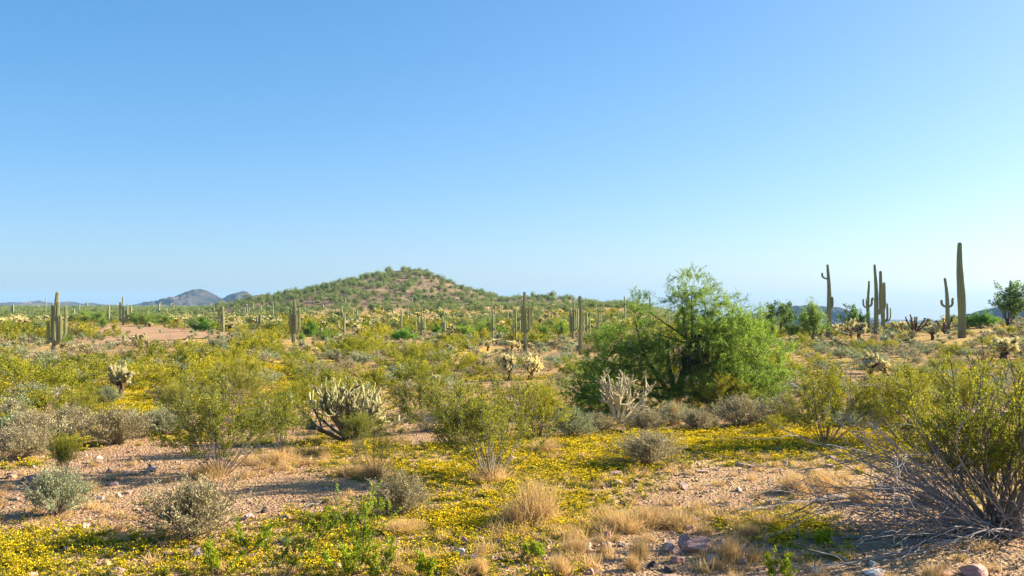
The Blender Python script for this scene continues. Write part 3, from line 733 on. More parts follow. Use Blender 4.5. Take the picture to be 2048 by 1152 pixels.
    P, T = grow(S, D, rng.uniform(.25, .75, n), 5, .12, -.04); tubes(G, P, .006*np.ones((n, 5)), 3)
    link('dead_twigs', G.mesh('palo_dead_twigs', [M_dark_bark]), e, label='dark hanging clump of dead twigs in the crown')
palo_main()

# ------------------------------------------------------------------ smaller palo verdes, mesquites, shrubs
def shrub(w, h, n1, n2, nlf, leaf, lw, stem_r, clump=0.0, low=0.12, trunk_el=0.9, nb=9):
    """a palo verde or mesquite as trunk geo and crown geo; crown of lobes around limb ends"""
    A = Geo(); B = Geo()
    an = rng.uniform(0, 6.28, n1); el = rng.uniform(.05, trunk_el, n1)
    D = np.stack([np.cos(an)*np.sin(el), np.sin(an)*np.sin(el), np.cos(el)], -1)
    L = np.sqrt((w*.42*np.sin(el))**2*2 + (h*.72*np.cos(el))**2)*rng.uniform(.8, 1.05, n1)
    P, T = grow(np.zeros((n1, 3)) + rng.normal(0, .04, (n1, 3))*(1, 1, 0), D, L, 6, .16, 0.0)
    tubes(A, P, stem_r*np.linspace(1, .35, 6)[None]*np.ones((n1, 1)), 5)
    p, t, _ = pick(P, T, n2, .35, 1.); P2, T2 = grow(p, spawn_dir(t, .8), h*rng.uniform(.12, .3, n2), 5, .25, 0.02)
    k = P2[:, -1, 2] > low*h; P2 = P2[k]; T2 = T2[k]
    tubes(A, P2, stem_r*.28*np.linspace(1, .4, 5)[None]*np.ones((len(P2), 1)), 3)
    c, d, i = pick(P2, T2, nlf, .25, 1.)
    c = c + rng.normal(0, leaf*(1.0+clump), c.shape)
    a = np.clip(.55*rng.random(nlf) + .45*rng.random(len(P2))[i], 0, 1)
    leaves(B, c, spawn_dir(d, 1.2), leaf*rng.uniform(.6, 1.4, nlf), lw, a=a)
    return A, B
def shrub_parts(w, h, *a, leafm=M_palo_leaf, **k):
    A, B = shrub(w, h, *a, **k); return [('trunk', A.mesh('shrub_trunk', [M_palo_twig if leafm is not M_iron_leaf else M_dark_bark])), ('crown', B.mesh('shrub_crown', [leafm]))]
SHRUB_NEAR = [shrub_parts(3.4, 2.4, 9, 130, 9000, .085, .035, .03) for i in range(3)]
SHRUB_BRIGHT = [shrub_parts(2.6, 2.0, 12, 60, 4200, .12, .07, .03, leafm=M_bright_leaf, trunk_el=1.25) for i in range(2)]
LEAFY = [shrub_parts(4.2, 4.0, 9, 60, 4200, .15, .10, .05, leafm=M_iron_leaf, trunk_el=.85, low=.3, clump=-.3) for i in range(3)]
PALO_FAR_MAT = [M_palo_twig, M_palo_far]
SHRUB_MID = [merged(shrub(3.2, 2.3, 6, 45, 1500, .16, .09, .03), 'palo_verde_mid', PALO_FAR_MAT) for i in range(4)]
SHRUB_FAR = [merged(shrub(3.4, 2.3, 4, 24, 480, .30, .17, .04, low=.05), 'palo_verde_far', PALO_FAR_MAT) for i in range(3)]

for (u, v, h, w, kind, i, lb) in [
    (1540, 700, 80, 75, 'p', 0, 'rounded palo verde standing just right of the big palo verde'),
    (1500, 690, 70, 60, 'p', 1, 'palo verde half hidden behind the right side of the big palo verde'),
    (1628, 684, 86, 100, 'p', 2, 'misty green palo verde left of the saguaro with one curled upper arm'),
    (1590, 684, 48, 60, 'p', 0, 'low palo verde between the leafy mesquite and the misty green palo verde'),
    (1558, 672, 90, 84, 'l', 0, 'leafy dark mesquite tree against the sky right of the big palo verde'),
    (1697, 664, 64, 76, 'l', 1, 'leafy mesquite tree between the curled arm saguaro and the saguaro cluster'),
    (1962, 657, 44, 56, 'b', 0, 'small bright green tree right of the tallest saguaro'),
    (2016, 652, 96, 118, 'l', 2, 'open leafy mesquite tree around a saguaro at the right edge'),
    (620, 674, 36, 42, 'b', 1, 'bright green shrub right of the many armed saguaro left of centre'),
    (655, 686, 34, 48, 'p', 1, 'pale green shrub beside the dark stump right of the many armed saguaro'),
    (602, 690, 26, 34, 'p', 2, 'low grey green shrub at the foot of the many armed saguaro'),
    (806, 684, 34, 54, 'b', 0, 'brightest green shrub in front of the columnar saguaro at the hill foot'),
    (872, 668, 22, 26, 'b', 1, 'small dark green shrub left of the candelabra saguaro'),
    (732, 656, 17, 32, 'b', 0, 'small bright green shrub right of the fork shaped saguaros'),
    (930, 676, 32, 60, 'p', 0, 'wide green shrub right of the candelabra saguaro'),
    (975, 672, 38, 60, 'p', 1, 'green shrub behind the one armed saguaro at centre'),
    (1008, 676, 26, 40, 'p', 2, 'green shrub between the two slim saguaros at centre'),
    (1092, 676, 32, 48, 'p', 0, 'green shrub right of the three armed saguaro'),
    (1125, 678, 40, 60, 'p', 2, 'green shrub left of the thick clustered saguaro'),
    (1196, 690, 40, 70, 'p', 1, 'green shrub between the columnar saguaro and the big palo verde'),
    (1222, 682, 44, 60, 'p', 0, 'green shrub at the left edge of the big palo verde'),
    (402, 664, 32, 50, 'b', 1, 'dark green shrub left of the two pronged saguaro beyond the clearing'),
    (330, 652, 26, 52, 'p', 0, 'green shrub right of the clustered left saguaro'),
    (290, 654, 32, 66, 'p', 1, 'wide green shrub touching the clustered left saguaro'),
    (268, 650, 28, 42, 'p', 2, 'green shrub directly behind the clustered left saguaro'),
    (190, 646, 28, 56, 'p', 0, 'green shrub behind and right of the tall many armed left saguaro'),
    (168, 642, 24, 44, 'p', 1, 'smaller green shrub near the tall many armed left saguaro'),
    (205, 658, 24, 40, 'p', 2, 'green shrub at the far corner of the dirt clearing'),
    (130, 690, 32, 38, 'p', 1, 'grey green shrub just right of the foot of the tall many armed left saguaro'),
    (25, 758, 40, 70, 'p', 2, 'grey green shrub at the left edge above the bursage'),
    ]:
    protos = {'p': SHRUB_NEAR, 'b': SHRUB_BRIGHT, 'l': LEAFY}[kind]
    uh, uw = {'p': (2.2, 3.4), 'b': (1.9, 2.7), 'l': (3.6, 4.2)}[kind]
    put({'p': 'palo_verde_shrub', 'b': 'green_shrub', 'l': 'mesquite_tree'}[kind], protos, u, v, h, w, uh, uw, lb, 'tree' if kind == 'l' else 'shrub', None, i=i)

# ------------------------------------------------------------------ saguaros
def column(path, rad, ribs, hgt, seed=0):
    """a fluted cactus limb along PATH; returns Geo plus rib and height attributes"""
    path = np.asarray(path, float); n = len(path)
    # round tip
    T = norm(np.gradient(path, axis=0)); d = T[-1]
    tip = [path[-1] + d*rad[-1]*f for f in (.35, .65, .88)]; P = np.concatenate([path, tip]); R = np.concatenate([rad, [rad[-1]*.92, rad[-1]*.72, rad[-1]*.36]])
    hh = np.concatenate([hgt, [hgt[-1]]*3])
    k = ribs*2 if ribs else 8
    T = norm(np.gradient(P, axis=0)); ref = np.array([.13, -.98, .1])
    B1 = norm(np.cross(T, np.broadcast_to(ref, T.shape))); B2 = np.cross(T, B1)
    an = np.arange(k)*2*math.pi/k; fl = np.where(np.arange(k) % 2 == 0, 1.08, .84) if ribs else np.ones(k)
    RR = R[:, None]*fl[None]
    V = P[:, None] + RR[:, :, None]*(np.cos(an)[None, :, None]*B1[:, None] + np.sin(an)[None, :, None]*B2[:, None])
    V = V.reshape(-1, 3); V = np.concatenate([V, [P[-1] + d*rad[-1]*.12]])
    m = len(P); i = np.arange(m-1)[:, None]*k; c = np.arange(k)[None]; c2 = (c+1) % k
    Q = np.stack([i+c, i+c2, i+k+c2, i+k+c], -1).reshape(-1, 4)
    c = np.arange(k); Tt = np.stack([(m-1)*k+c, (m-1)*k+(c+1) % k, np.full(k, m*k)], -1)
    g = Geo(); g.add(V, Q=Q, T=Tt)
    me = g.mesh('saguaro_limb', [M_sag], not ribs)
    rib = np.tile((fl > 1).astype(float) if ribs else np.full(k, .5), m); rib = np.append(rib, 1)
    hg = np.append(np.repeat(hh, k), hh[-1])
    for nm, a in (('rib', rib), ('hgt', hg)):
        at_ = me.attributes.new(nm, 'FLOAT', 'POINT'); at_.data.foreach_set('value', a.astype(np.float32))
    return me
NSAG = 0
def saguaro(u, vb, vt, w, arms=(), label=None, lean=0., wb=None, wt=None, wm=None, stump=False, group='saguaro cacti', far=None, dmg=False):
    global NSAG; NSAG += 1
    x, y, z = at(u, vb, far); s = y/F
    H = (vb-vt)*s; r = w*s/2
    ribs = 13 if w >= 6 else (9 if w >= 3.5 else 0)
    n = 16 if w >= 6 else (10 if w >= 3 else 7)
    t = np.linspace(0, 1, n)
    prof = np.interp(t, [0, .12, .45, .75, 1], [(wb or w*.85)/w, ((wb or w*.85)/w+1)/2, (wm or w)/w, .96 if not wt else (wt/w+1)/2, (wt or w*.78)/w])
    rad = r*prof*(1+.02*np.sin(t*37+u) + .02*rng.normal(0, 1, n))
    P = np.stack([lean*s*t**1.3 + .015*H*np.sin(t*5+u)*t, .01*H*np.sin(t*4+u*2), -.15*(1-t)**8*0 + H*t - rad[-1]*t*.8], -1); P[0, 2] = -0.12
    trunk = column(P, rad, ribs, t)
    rot = 0.
    if not arms: return link('saguaro_cactus', trunk, None, (x, y, z), 0, 1, label=label, cat='saguaro', group=group)
    e = empty('saguaro_cactus', (x, y, z), 0, 1, label=label, cat='saguaro', group=group)
    link('trunk', trunk, e)
    for j, a in enumerate(arms):
        du, va, vtip, aw = a[:4]; dep = (a[4] if len(a) > 4 else (j % 3 - 1)*.35)
        ra = aw*s/2; za = (vb-va)*s; zt_ = (vb-vtip)*s; tx = du*s
        ti = np.clip(za/H, 0, 1); cx = np.interp(ti, t, P[:, 0]); cy = np.interp(ti, t, P[:, 1])
        dy = dep*abs(tx)
        drop = min(abs(tx)*.9, (zt_-za)*.6) if zt_ > za else .1
        q = np.linspace(0, math.pi/2, 6); m = 7 if aw >= 3 else 4
        dirx = np.array([tx-cx, dy-cy])
        arc = [(cx+dirx[0]*math.sin(b), cy+dirx[1]*math.sin(b), za+drop*(1-math.cos(b))) for b in q]
        if a[5:6] and a[5]: arc = [(cx+dirx[0]*b/(math.pi/2), cy+dirx[1]*b/(math.pi/2), za+drop*(b/(math.pi/2))**1.3) for b in q]
        up = [(arc[-1][0]+.02*rng.normal()*abs(tx), arc[-1][1], arc[-1][2] + (zt_-arc[-1][2]-ra)*f) for f in np.linspace(0, 1, m)[1:]]
        PP = np.array(arc+up); rr = ra*np.interp(np.linspace(0, 1, len(PP)), [0, .3, .8, 1], [.8, 1., 1.0, .82])
        link('arm', column(PP, rr, ribs if aw >= 3.5 else 0, np.full(len(PP), .9)), e)
    return e
S_ = saguaro
S_(109, 704, 584, 8, [(-6,686,609,6.2,.6),(9,686,602,6.2,-.7),(19,681,612,5.5,.3),(16,688,629,6.,-.6),(-13,684,641,6,.0)], 'tall many armed saguaro on the left, its arms packed like a candelabra', wb=10, wt=6.5, lean=3)
S_(246, 650, 594, 4, [(-5.5,642,604,3.8),(8,642,608,3.6,.2),(4.5,640,620,3),(13.5,643,612,3.2,.5)], 'clustered saguaro with tall central spike beyond the dirt clearing')
S_(91, 630, 596, 1.8, [(3,616,608,1.4)], 'thin dead looking saguaro spike left of the tall many armed saguaro')
S_(26.5, 636, 608, 3, [(-2.5,626,611,2.6)], 'two pronged saguaro near the left edge above the pale chollas')
S_(218, 645, 611, 3.4, [(-3.5,634,617,2.6),(-4,640,628,2.)], 'slim saguaro with short left arm, left of the clustered saguaro')
S_(148, 640, 618, 3, [], 'short single saguaro right of the tall many armed saguaro')
S_(318, 632, 607, 3, [(-4.5,628,618,2),(2.5,626,620,2.2)], 'dark little saguaro standing under the double peaked mountain')
S_(446, 664, 613, 5, [(-8,648,618,3.6),(-4,645,627,3)], 'two pronged saguaro right of the dark green shrub beyond the clearing', wb=6)
for k, (a, b, c) in enumerate([(485.6,632,617),(490,632,614),(494.5,632,614),(498.5,632,615)]): S_(a, b, c, 2, [], 'thin far saguaro in the row of four at the foot of the small dark knoll', group='row of four thin saguaros')
S_(518, 661, 629, 3.6, [(-4.5,646,633,2.6),(3,647,628,3)], 'small forked saguaro between the two pronged one and the many armed one')
S_(587, 685, 600, 7, [(-7,668,616,5.6,.4),(-5,668,622,4.4,-.8),(3,666,609,5.6,-.4),(10.5,666,616,5.4,.3),(6.5,664,628,4.6,-1.)], 'stout many armed saguaro left of centre in front of the rounded hill', wb=7, wt=5)
S_(546, 641, 605, 2, [(-4,636,622,1.6)], 'thin pale saguaro between the forked saguaro and the stout many armed one')
S_(688.5, 669, 628, 4.6, [(-12,664,640,3.2,.1,1)], 'saguaro with one long straight slanting arm on its left, hill foot')
S_(683, 647, 612, 3, [(-3,640,633,2.2),(2.8,640,624,2.2)], 'saguaro behind the one with a slanting arm')
S_(714, 653, 622, 3.2, [(-3.6,645,636,2),(3.6,644,630,2.2)], 'small three pronged saguaro right of the slanting arm saguaro')
S_(706, 641, 622, 2, [], 'thin single saguaro behind the small three pronged one')
S_(665, 650, 630, 2, [], 'thin single saguaro left of the one with a slanting arm')
S_(741, 654, 636, 2.6, [], 'short pale saguaro at the hill foot right of the small three pronged one')
S_(749, 651, 633, 1.8, [], 'thin dark saguaro next to the short pale one')
S_(777, 650, 636, 2, [], 'thin short saguaro amid the pale chollas of the hill foot')
S_(802.5, 664, 619, 4, [], 'smooth pale green columnar saguaro rising behind the brightest green shrub')
S_(796, 656, 645, 3.6, [], 'squat dark saguaro left of the pale green columnar one')
S_(809, 656, 642, 2.8, [], 'short saguaro right of the pale green columnar one')
S_(816, 657, 624, 2.2, [], 'thin tall saguaro right of the pale green columnar one')
S_(819, 657, 637, 2.4, [], 'second thin saguaro right of the pale green columnar one')
S_(831.5, 669, 643, 2.8, [], 'single saguaro post right of the brightest green shrub')
S_(843.5, 672, 620, 3.6, [(-6,660,632,2.8,.2),(6.5,660,633,2.8),(3.5,662,640,2.6,.8),(-2.5,660,645,2.)], 'candelabra saguaro with wide open arms at the hill foot', wb=4)
S_(885, 668, 632, 3.6, [(-3,664,646,3),(4.5,663,642,3),(8,662,642,3,.4)], 'bunched saguaro with upright arms right of the candelabra saguaro')
S_(878, 653, 632, 2.4, [(-3,650,646,2)], 'single saguaro behind the bunched one')
S_(928, 650, 627, 2, [], 'thin saguaro above the wide green shrub')
S_(952.5, 650, 628, 2.6, [(4,648,638,2),(-4,648,642,2),(-8,649,641,2)], 'low clump saguaro above the wide green shrubs, centre')
S_(963, 648, 628, 1.8, []  , 'thin saguaro right of the low clump saguaro')
S_(985.5, 687, 617, 3.8, [(-2.5,664,638,2.4),(4.5,661,654,2.4)], 'slim saguaro with a tiny right stub arm at centre', wb=4.6)
S_(1032, 691, 620, 3.4, [(-5.5,668,642,3),(8,663,640,2.4),(-7.5,662,648,2.2,.6)], 'slim saguaro with wide right arm just left of the three armed saguaro', wb=4)
S_(1050, 705, 584, 6.6, [(-5.5,664,611,5.6,-.2),(8,664,613,5.2,-.2),(13.5,660,621,4,.6)], 'prominent three armed saguaro right of centre reaching above the hill skyline', wb=7)
S_(1097, 656, 624, 2.6, [(-3,648,636,1.8)], 'left of a pair of mid distance saguaros amid green shrubs')
S_(1103.5, 655, 627, 2.6, [(-3,650,640,2),(4,648,643,2)], 'right of a pair of mid distance saguaros amid green shrubs')
S_(1146.5, 678, 605, 4, [(-5,664,617,3.2,.3),(-7,666,620,2.6,-.5),(5.5,662,616,3.6,.2),(9,660,617,3.2,-.6),(2,660,632,4,-1),(-2,660,630,4,-1)], 'thick clustered saguaro with brown base left of the tall column saguaro', wb=6)
S_(1161, 710, 592, 8.4, [], 'tall smooth armless column saguaro right of the three armed saguaro', wb=6.5, wt=6)
S_(1174, 673, 624, 3, [(-3.8,648,631,2.)], 'slim saguaro with one left arm right of the tall column saguaro')
S_(1179, 681, 637, 3, [(-3,660,650,2.)], 'short slim saguaro directly right of the one with one left arm')
S_(1197, 674, 628, 4, [(-5.5,646,637,2.2),(5,646,635,2.2,.3),(-4,668,650,2)], 'saguaro with arms raised like a trident left of the big palo verde')
S_(1168, 672, 632, 2, [], 'thin saguaro partly behind the tall column saguaro')
S_(1250, 656, 592, 3.4, [], 'tall thin saguaro spike at the left edge of the big palo verde')
S_(1237, 653, 626, 2.4, [], 'dark saguaro stub left of the tall thin spike')
S_(1242, 654, 632, 2.4, [], 'short saguaro stub left of the tall thin spike')
S_(1254, 656, 625, 2, [], 'short thin saguaro touching the tall thin spike')
S_(1301, 660, 593, 3.6, [], 'saguaro seen through the upper left twigs of the big palo verde', far=160)
S_(1467, 665, 597, 3.2, [], 'saguaro spike showing above the right side of the big palo verde', far=150)
S_(1337, 665, 615, 2.6, [], 'saguaro spike seen through the big palo verde, left one', far=160)
S_(1354, 665, 626, 3.6, [], 'saguaro spike seen through the big palo verde, right one', far=160)
S_(1657.5, 676, 529, 8.6, [(-12.5,558,545,3.6,0),(6.8,616,593,5.4,-.2)], 'tall saguaro with a small curled arm high on its left side', wb=11, wt=4.5)
S_(1737, 666, 562, 6, [(-9.5,616,597,3.4,.2),(-5,615,597,3.4,-.8),(7,613,596,4,.0)], 'shorter pitchfork saguaro at the left of the right hand cluster', wb=7.5, wt=3.4)
S_(1752, 669, 529, 8, [(9,625,541,6.4,-.3),(17.5,628,564,6.,.1),(-6,600,594,3.2)], 'tallest saguaro of the right hand cluster with two parallel upright arms', wb=10, wt=4.2)
S_(1766, 658, 560, 6, [(9,637,600,4,.2),(14,638,609,3,-.2),(-3.5,632,580,3.6,-.5)], 'saguaro behind the tallest of the cluster with low right arms', wb=9, wt=2.6)
S_(1896, 662, 556, 7.6, [(-12,614,599,4.6,.1),(8.5,614,595,4.6,-.3),(13,614,601,3.8,.6)], 'saguaro with a damaged leaning top and two bent arms left of the tallest saguaro', wb=9, wt=4.4, lean=-4.5)
S_(1924, 676, 485, 14.5, [], 'tallest saguaro of all, one massive armless column near the right edge', wb=13.5, wt=8, lean=-3)
S_(2023, 652, 561, 4.6, [(-13,622,603,4.4,.0),(10,622,596,4.4,.2)], 'saguaro standing inside the open leafy mesquite at the right edge', wt=4)
S_(1905, 650, 625, 2, [], 'thin saguaro between the damaged one and the tallest one', far=120)
S_(1674.5, 652, 614, 2.6, [(5.5,646,639,2)], 'thin dark saguaro in front of the leafy mesquite', far=120)
S_(2010, 650, 606, 2, [], 'thin saguaro left of the one inside the open mesquite', far=110)
S_(248, 686, 671, 5.4, [], 'squat barrel shaped saguaro stump beside the dirt clearing', wt=5)
S_(642.5, 676, 656, 4.4, [], 'dark rotting saguaro stump right of the bright green shrub', wt=5)
S_(1107.5, 600, 591, 1.6, [], 'tiny saguaro on the skyline of the lower hill shoulder')
# countless small ones on the plain and the slope
rr = np.random.default_rng(91)
for k in range(60):
    if k < 26:
        u = rr.uniform(0, 560); v = rr.uniform(619, 634); h = rr.uniform(9, 20); lb = 'small far saguaro on the green plain left of the rounded hill'; gp = 'far saguaros on the left plain'
    elif k < 48:
        u = rr.uniform(600, 1200); v = rr.uniform(606, 645); h = rr.uniform(10, 20); lb = 'small saguaro scattered over the lower slope of the rounded hill'; gp = 'saguaros on the hill slope'
    else:
        u = rr.uniform(900, 1230); v = rr.uniform(640, 664); h = rr.uniform(14, 28); lb = 'small saguaro among the green shrubs at the hill foot, right of centre'; gp = 'saguaros at the hill foot'
    arms = [(-2.6, v-h*.45, v-h*.8, 1.3), (2.6, v-h*.4, v-h*.75, 1.3)][:rr.integers(0, 3)]
    S_(u, v, v-h, rr.uniform(1.5, 2.3), arms, lb, group=gp)

# ------------------------------------------------------------------ chollas
def ellipsoids(g, C, D, L, R, k=6, rings=4, m=0, a=None):
    """fuzzy joints: closed spindles from C along D"""
    n = len(C); t = np.linspace(0, 1, rings+2); pr = np.sin(np.pi*np.clip(t*.94+.03, 0, 1))**.6
    P = C[:, None] + norm(D)[:, None]*L[:, None, None]*t[None, :, None]
    tubes(g, P, R[:, None]*pr[None], k, a=a if a is not None else rng.random(n), m=m)
def spines(g, C, D, L, R, per, sl, sw, m=0):
    n = len(C); i = np.repeat(np.arange(n), per); t = rng.uniform(.05, 1.02, len(i))
    rd = norm(np.cross(norm(D)[i], rng.normal(0, 1, (len(i), 3)))); o = C[i] + norm(D)[i]*(L[i]*t)[:, None] + rd*(R[i]*.8)[:, None]
    leaves(g, o, rd + norm(D)[i]*.5*(t[:, None]), sl, sw, m=m)
def cholla(nb, nj, spn, k=6, two=False):
    """teddy-bear cholla about one metre high: dark trunk under a dome of pale joints"""
    A = Geo(); B = Geo()
    P0, T0 = grow(np.array([[0, 0, -.05]]), [(rng.normal(0, .08), rng.normal(0, .08), 1)], .50, 6, .05)
    tubes(A, P0, np.linspace(.075, .055, 6)[None], 8)
    p, t, _ = pick(P0, T0, nb, .5, 1.); D = norm(rng.normal(0, 1, (nb, 3))*(1, 1, .3) + (0, 0, .7))
    P1, T1 = grow(p, D, rng.uniform(.14, .36, nb), 5, .15, .04); tubes(A, P1, np.full((nb, 5), .036), 6)
    q, d, _ = pick(P0, T0, min(nj//4, 24), .25, .9); dd = rng.normal(0, 1, (len(q), 3))*(1, 1, .4) - (0, 0, .2)
    ellipsoids(A, q, dd, rng.uniform(.07, .12, len(q)), np.full(len(q), .03), k)
    q, d, _ = pick(P1, T1, nj, .35, 1.); dd = spawn_dir(d, .9) + (0, 0, .45)
    L = rng.uniform(.08, .15, nj); ellipsoids(B, q, dd, L, rng.uniform(.022, .033, nj), k)
    if spn: spines(B, q, dd, L, np.full(nj, .028), spn, .024, .006)
    q2 = q + norm(dd)*(L*.8)[:, None]; sel = rng.random(nj) < .8; q2 = q2[sel]; d2 = spawn_dir(norm(dd)[sel], .8) + (0, 0, .3); L2 = rng.uniform(.06, .12, len(q2))
    ellipsoids(B, q2, d2, L2, rng.uniform(.020, .030, len(q2)), k)
    if spn: spines(B, q2, d2, L2, np.full(len(q2), .026), spn, .024, .006)
    return A, B
CH_NEAR = []
for i in range(3):
    A, B = cholla(20, 210, 12); CH_NEAR.append([('trunk', A.mesh('cholla_trunk', [M_cholla_dark])), ('joints', B.mesh('cholla_joints', [M_cholla_joint]))])
CH_FAR = [merged(cholla(9, 50, 0, 4), 'cholla_far', [M_cholla_dark, M_cholla_joint]) for i in range(3)]
for _p in CH_NEAR + CH_FAR: unit(_p)
for (u, v, h, w, i, lb) in [
    (243, 792, 60, 52, 0, 'pale topped teddy bear cholla on dark trunk, alone in the left scrub'),
    (1018, 762, 52, 34, 1, 'dark trunked cholla with cream top behind the broad centre creosote, left of two'),
    (1060, 760, 50, 44, 2, 'cream topped cholla with side branch, right of two behind the broad centre creosote'),
    (872, 786, 36, 30, 0, 'small cream cholla above the staghorn cholla, right of it'),
    (838, 788, 22, 22, 1, 'smallest cream cholla right of the staghorn cholla tip'),
    (1742, 752, 48, 44, 2, 'bright cream cholla behind the yellow flowering creosote at right'),
    (1772, 752, 30, 40, 0, 'lower cream cholla beside the bright one behind the flowering creosote'),
    (2008, 722, 46, 62, 1, 'large cream cholla above the huge creosote at the right edge'),
    (1702, 676, 36, 30, 2, 'cholla clump left one between two saguaros on the right crest'),
    (1718, 680, 34, 32, 0, 'cholla clump right one between two saguaros on the right crest'),
    (1865, 680, 28, 26, 1, 'cream cholla at the foot of the damaged top saguaro'),
    (1790, 664, 20, 28, 2, 'low cream cholla between the saguaro cluster and the dark skeletal cholla'),
    (1806, 664, 20, 20, 0, 'small cream cholla touching the dark skeletal cholla'),
    (1640, 676, 20, 28, 1, 'low cream cholla left of the curled arm saguaro'),
    (1668, 672, 24, 24, 2, 'low cream cholla right of the curled arm saguaro'),
    (1684, 668, 20, 22, 0, 'small cream cholla in front of the leafy mesquite'),
    (1756, 668, 14, 20, 1, 'small cream cholla at the foot of the right hand saguaro cluster'),
    (1590, 690, 16, 22, 2, 'small cream cholla below the low palo verde'),
    (975, 702, 20, 16, 0, 'slim cream cholla left of the three armed saguaro'),
    (1024, 698, 16, 20, 1, 'bright cream cholla just left of the three armed saguaro'),
    (1037, 702, 18, 12, 2, 'dark cholla touching the three armed saguaro'),
    (1044, 692, 14, 12, 0, 'tiny cream cholla behind the three armed saguaro'),
    (993, 688, 10, 22, 1, 'low cream cholla at the foot of the slim saguaro at centre'),
    (1125, 690, 10, 9, 2, 'tiny pale cholla left of the tall column saguaro'),
    (606, 722, 20, 12, 0, 'small pale cholla left of the orange sand strip'),
    (632, 710, 14, 14, 1, 'small dark and white cholla right of the stout many armed saguaro'),
    (278, 690, 22, 40, 2, 'grey green cholla at the near edge of the dirt clearing'),
    (5, 658, 20, 20, 0, 'cholla with brown trunk cut by the left edge'),
    (380, 702, 22, 20, 1, 'pale cholla in the left scrub below the clearing'),
    (1972, 672, 12, 24, 2, 'low cream cholla right of the tallest saguaro'),
    (1884, 690, 12, 24, 0, 'low cream cholla left of the tallest saguaro'),
    ]:
    put('cholla_cactus', CH_NEAR, u, v, h, w, 1, 1, lb, 'cholla', 'teddy bear chollas', i=i)

def dark_cholla(u, v, h, w, n, label):
    x, y, z = at(u, v); s = y/F; A = Geo(); B = Geo(); H = h*s; Wd = w*s
    an = np.linspace(-1, 1, n) + rng.normal(0, .08, n); D = np.stack([an*Wd/2*1.0, rng.normal(0, .15, n)*Wd, np.full(n, H*.55)], -1)
    P, T = grow(np.zeros((n, 3)), D, H*rng.uniform(.85, 1.15, n), 8, .07, .10); tubes(A, P, .055*np.ones((n, 8)), 6)
    q, d, _ = pick(P, T, n*16, .2, 1); dd = spawn_dir(d, .9); ellipsoids(A, q, dd, np.full(len(q), .14), np.full(len(q), .035), 5); spines(A, q, dd, np.full(len(q), .14), np.full(len(q), .035), 6, .05, .014)
    q, d, _ = pick(P[n//3:2*n//3+1], T[n//3:2*n//3+1], 40, .6, 1); dd = spawn_dir(d, .9); ellipsoids(B, q, dd, np.full(len(q), .14), np.full(len(q), .04), 5)
    TAKEN.append((x, y, Wd*.5))
    place_tree('cholla_cactus', [('branches', A.mesh('dark_cholla', [M_cholla_dark])), ('joints', B.mesh('dark_cholla_joints', [M_cholla_joint]))], (x, y, z), 0, 1, label, 'cholla')
dark_cholla(1830, 666, 34, 44, 7, 'dark skeletal cholla fanning out like a candlestick on the right crest')
dark_cholla(1890, 668, 36, 30, 4, 'dark curved cholla in front of the damaged top saguaro')
dark_cholla(1862, 662, 16, 14, 3, 'small dark cholla between the two skeletal chollas')

def staghorn(label, u, v, h, w, n0, lean, tipmat, oldmat, k0=1.0, up=.05):
    x, y, z = at(u, v); s = y/F; H = h*s; Wd = w*s; A = Geo(); B = Geo()
    TAKEN.append((x, y, Wd*.4))
    an = rng.uniform(0, 6.28, n0); el = rng.uniform(.1, 1.3, n0); D = np.stack([np.cos(an)*np.sin(el)*Wd/H*.95 + lean, np.sin(an)*np.sin(el)*.5, np.cos(el)+.1], -1)
    def knob(g, P, r, mm):
        n = P.shape[1]; R = r*(1+.13*np.tile([1, -1], n)[:n])[None]*np.ones((len(P), 1)); R = R*np.minimum(1, np.linspace(1, 0, n)*6+.35)[None]
        tubes(g, P, R, 7, m=0)
    P, T = grow(np.zeros((n0, 3)), D, H*rng.uniform(.38, .6, n0), 9, .08, .03); P[:, :, 2] = np.maximum(P[:, :, 2], .03); knob(A, P, .027*k0, 0)
    n1 = int(n0*3.2); p, t, _ = pick(P, T, n1, .4, 1.); P1, T1 = grow(p, spawn_dir(t, .6) + (0, 0, .15), H*rng.uniform(.16, .32, n1), 8, .09, up); knob(A, P1, .018*k0, 0)
    n2 = int(n0*14); p, t, _ = pick(P1, T1, n2, .35, 1.); P2, T2 = grow(p, spawn_dir(t, .6) + (0, 0, .05), H*rng.uniform(.07, .17, n2), 10, .13, up*2.2); knob(B, P2, (.0125*k0), 0)
    C, d, _ = pick(P2, T2, n2*46, 0, 1.); rd = norm(np.cross(d, rng.normal(0, 1, d.shape))); leaves(B, C + rd*.012*k0, rd + d*.3, .016, .005, a=rng.uniform(.6, 1, len(C)))
    return place_tree('staghorn_cholla', [('old_stems', A.mesh('stag_old', [oldmat], True)), ('green_stems', B.mesh('stag_tips', [tipmat], True))], (x, y, z), 0, 1, label, 'cholla')
staghorn('spiky staghorn cholla with pale fuzzy tips and dark stems left of centre', 698, 885, 168, 180, 27, -.08, M_stag_tip, M_stag_old, 1.15)
staghorn('pale bleached branched cholla with few thick stems before the big palo verde', 1238, 850, 142, 150, 15, 0.0, M_stag_pale, M_stag_pale, 1.0, .03)

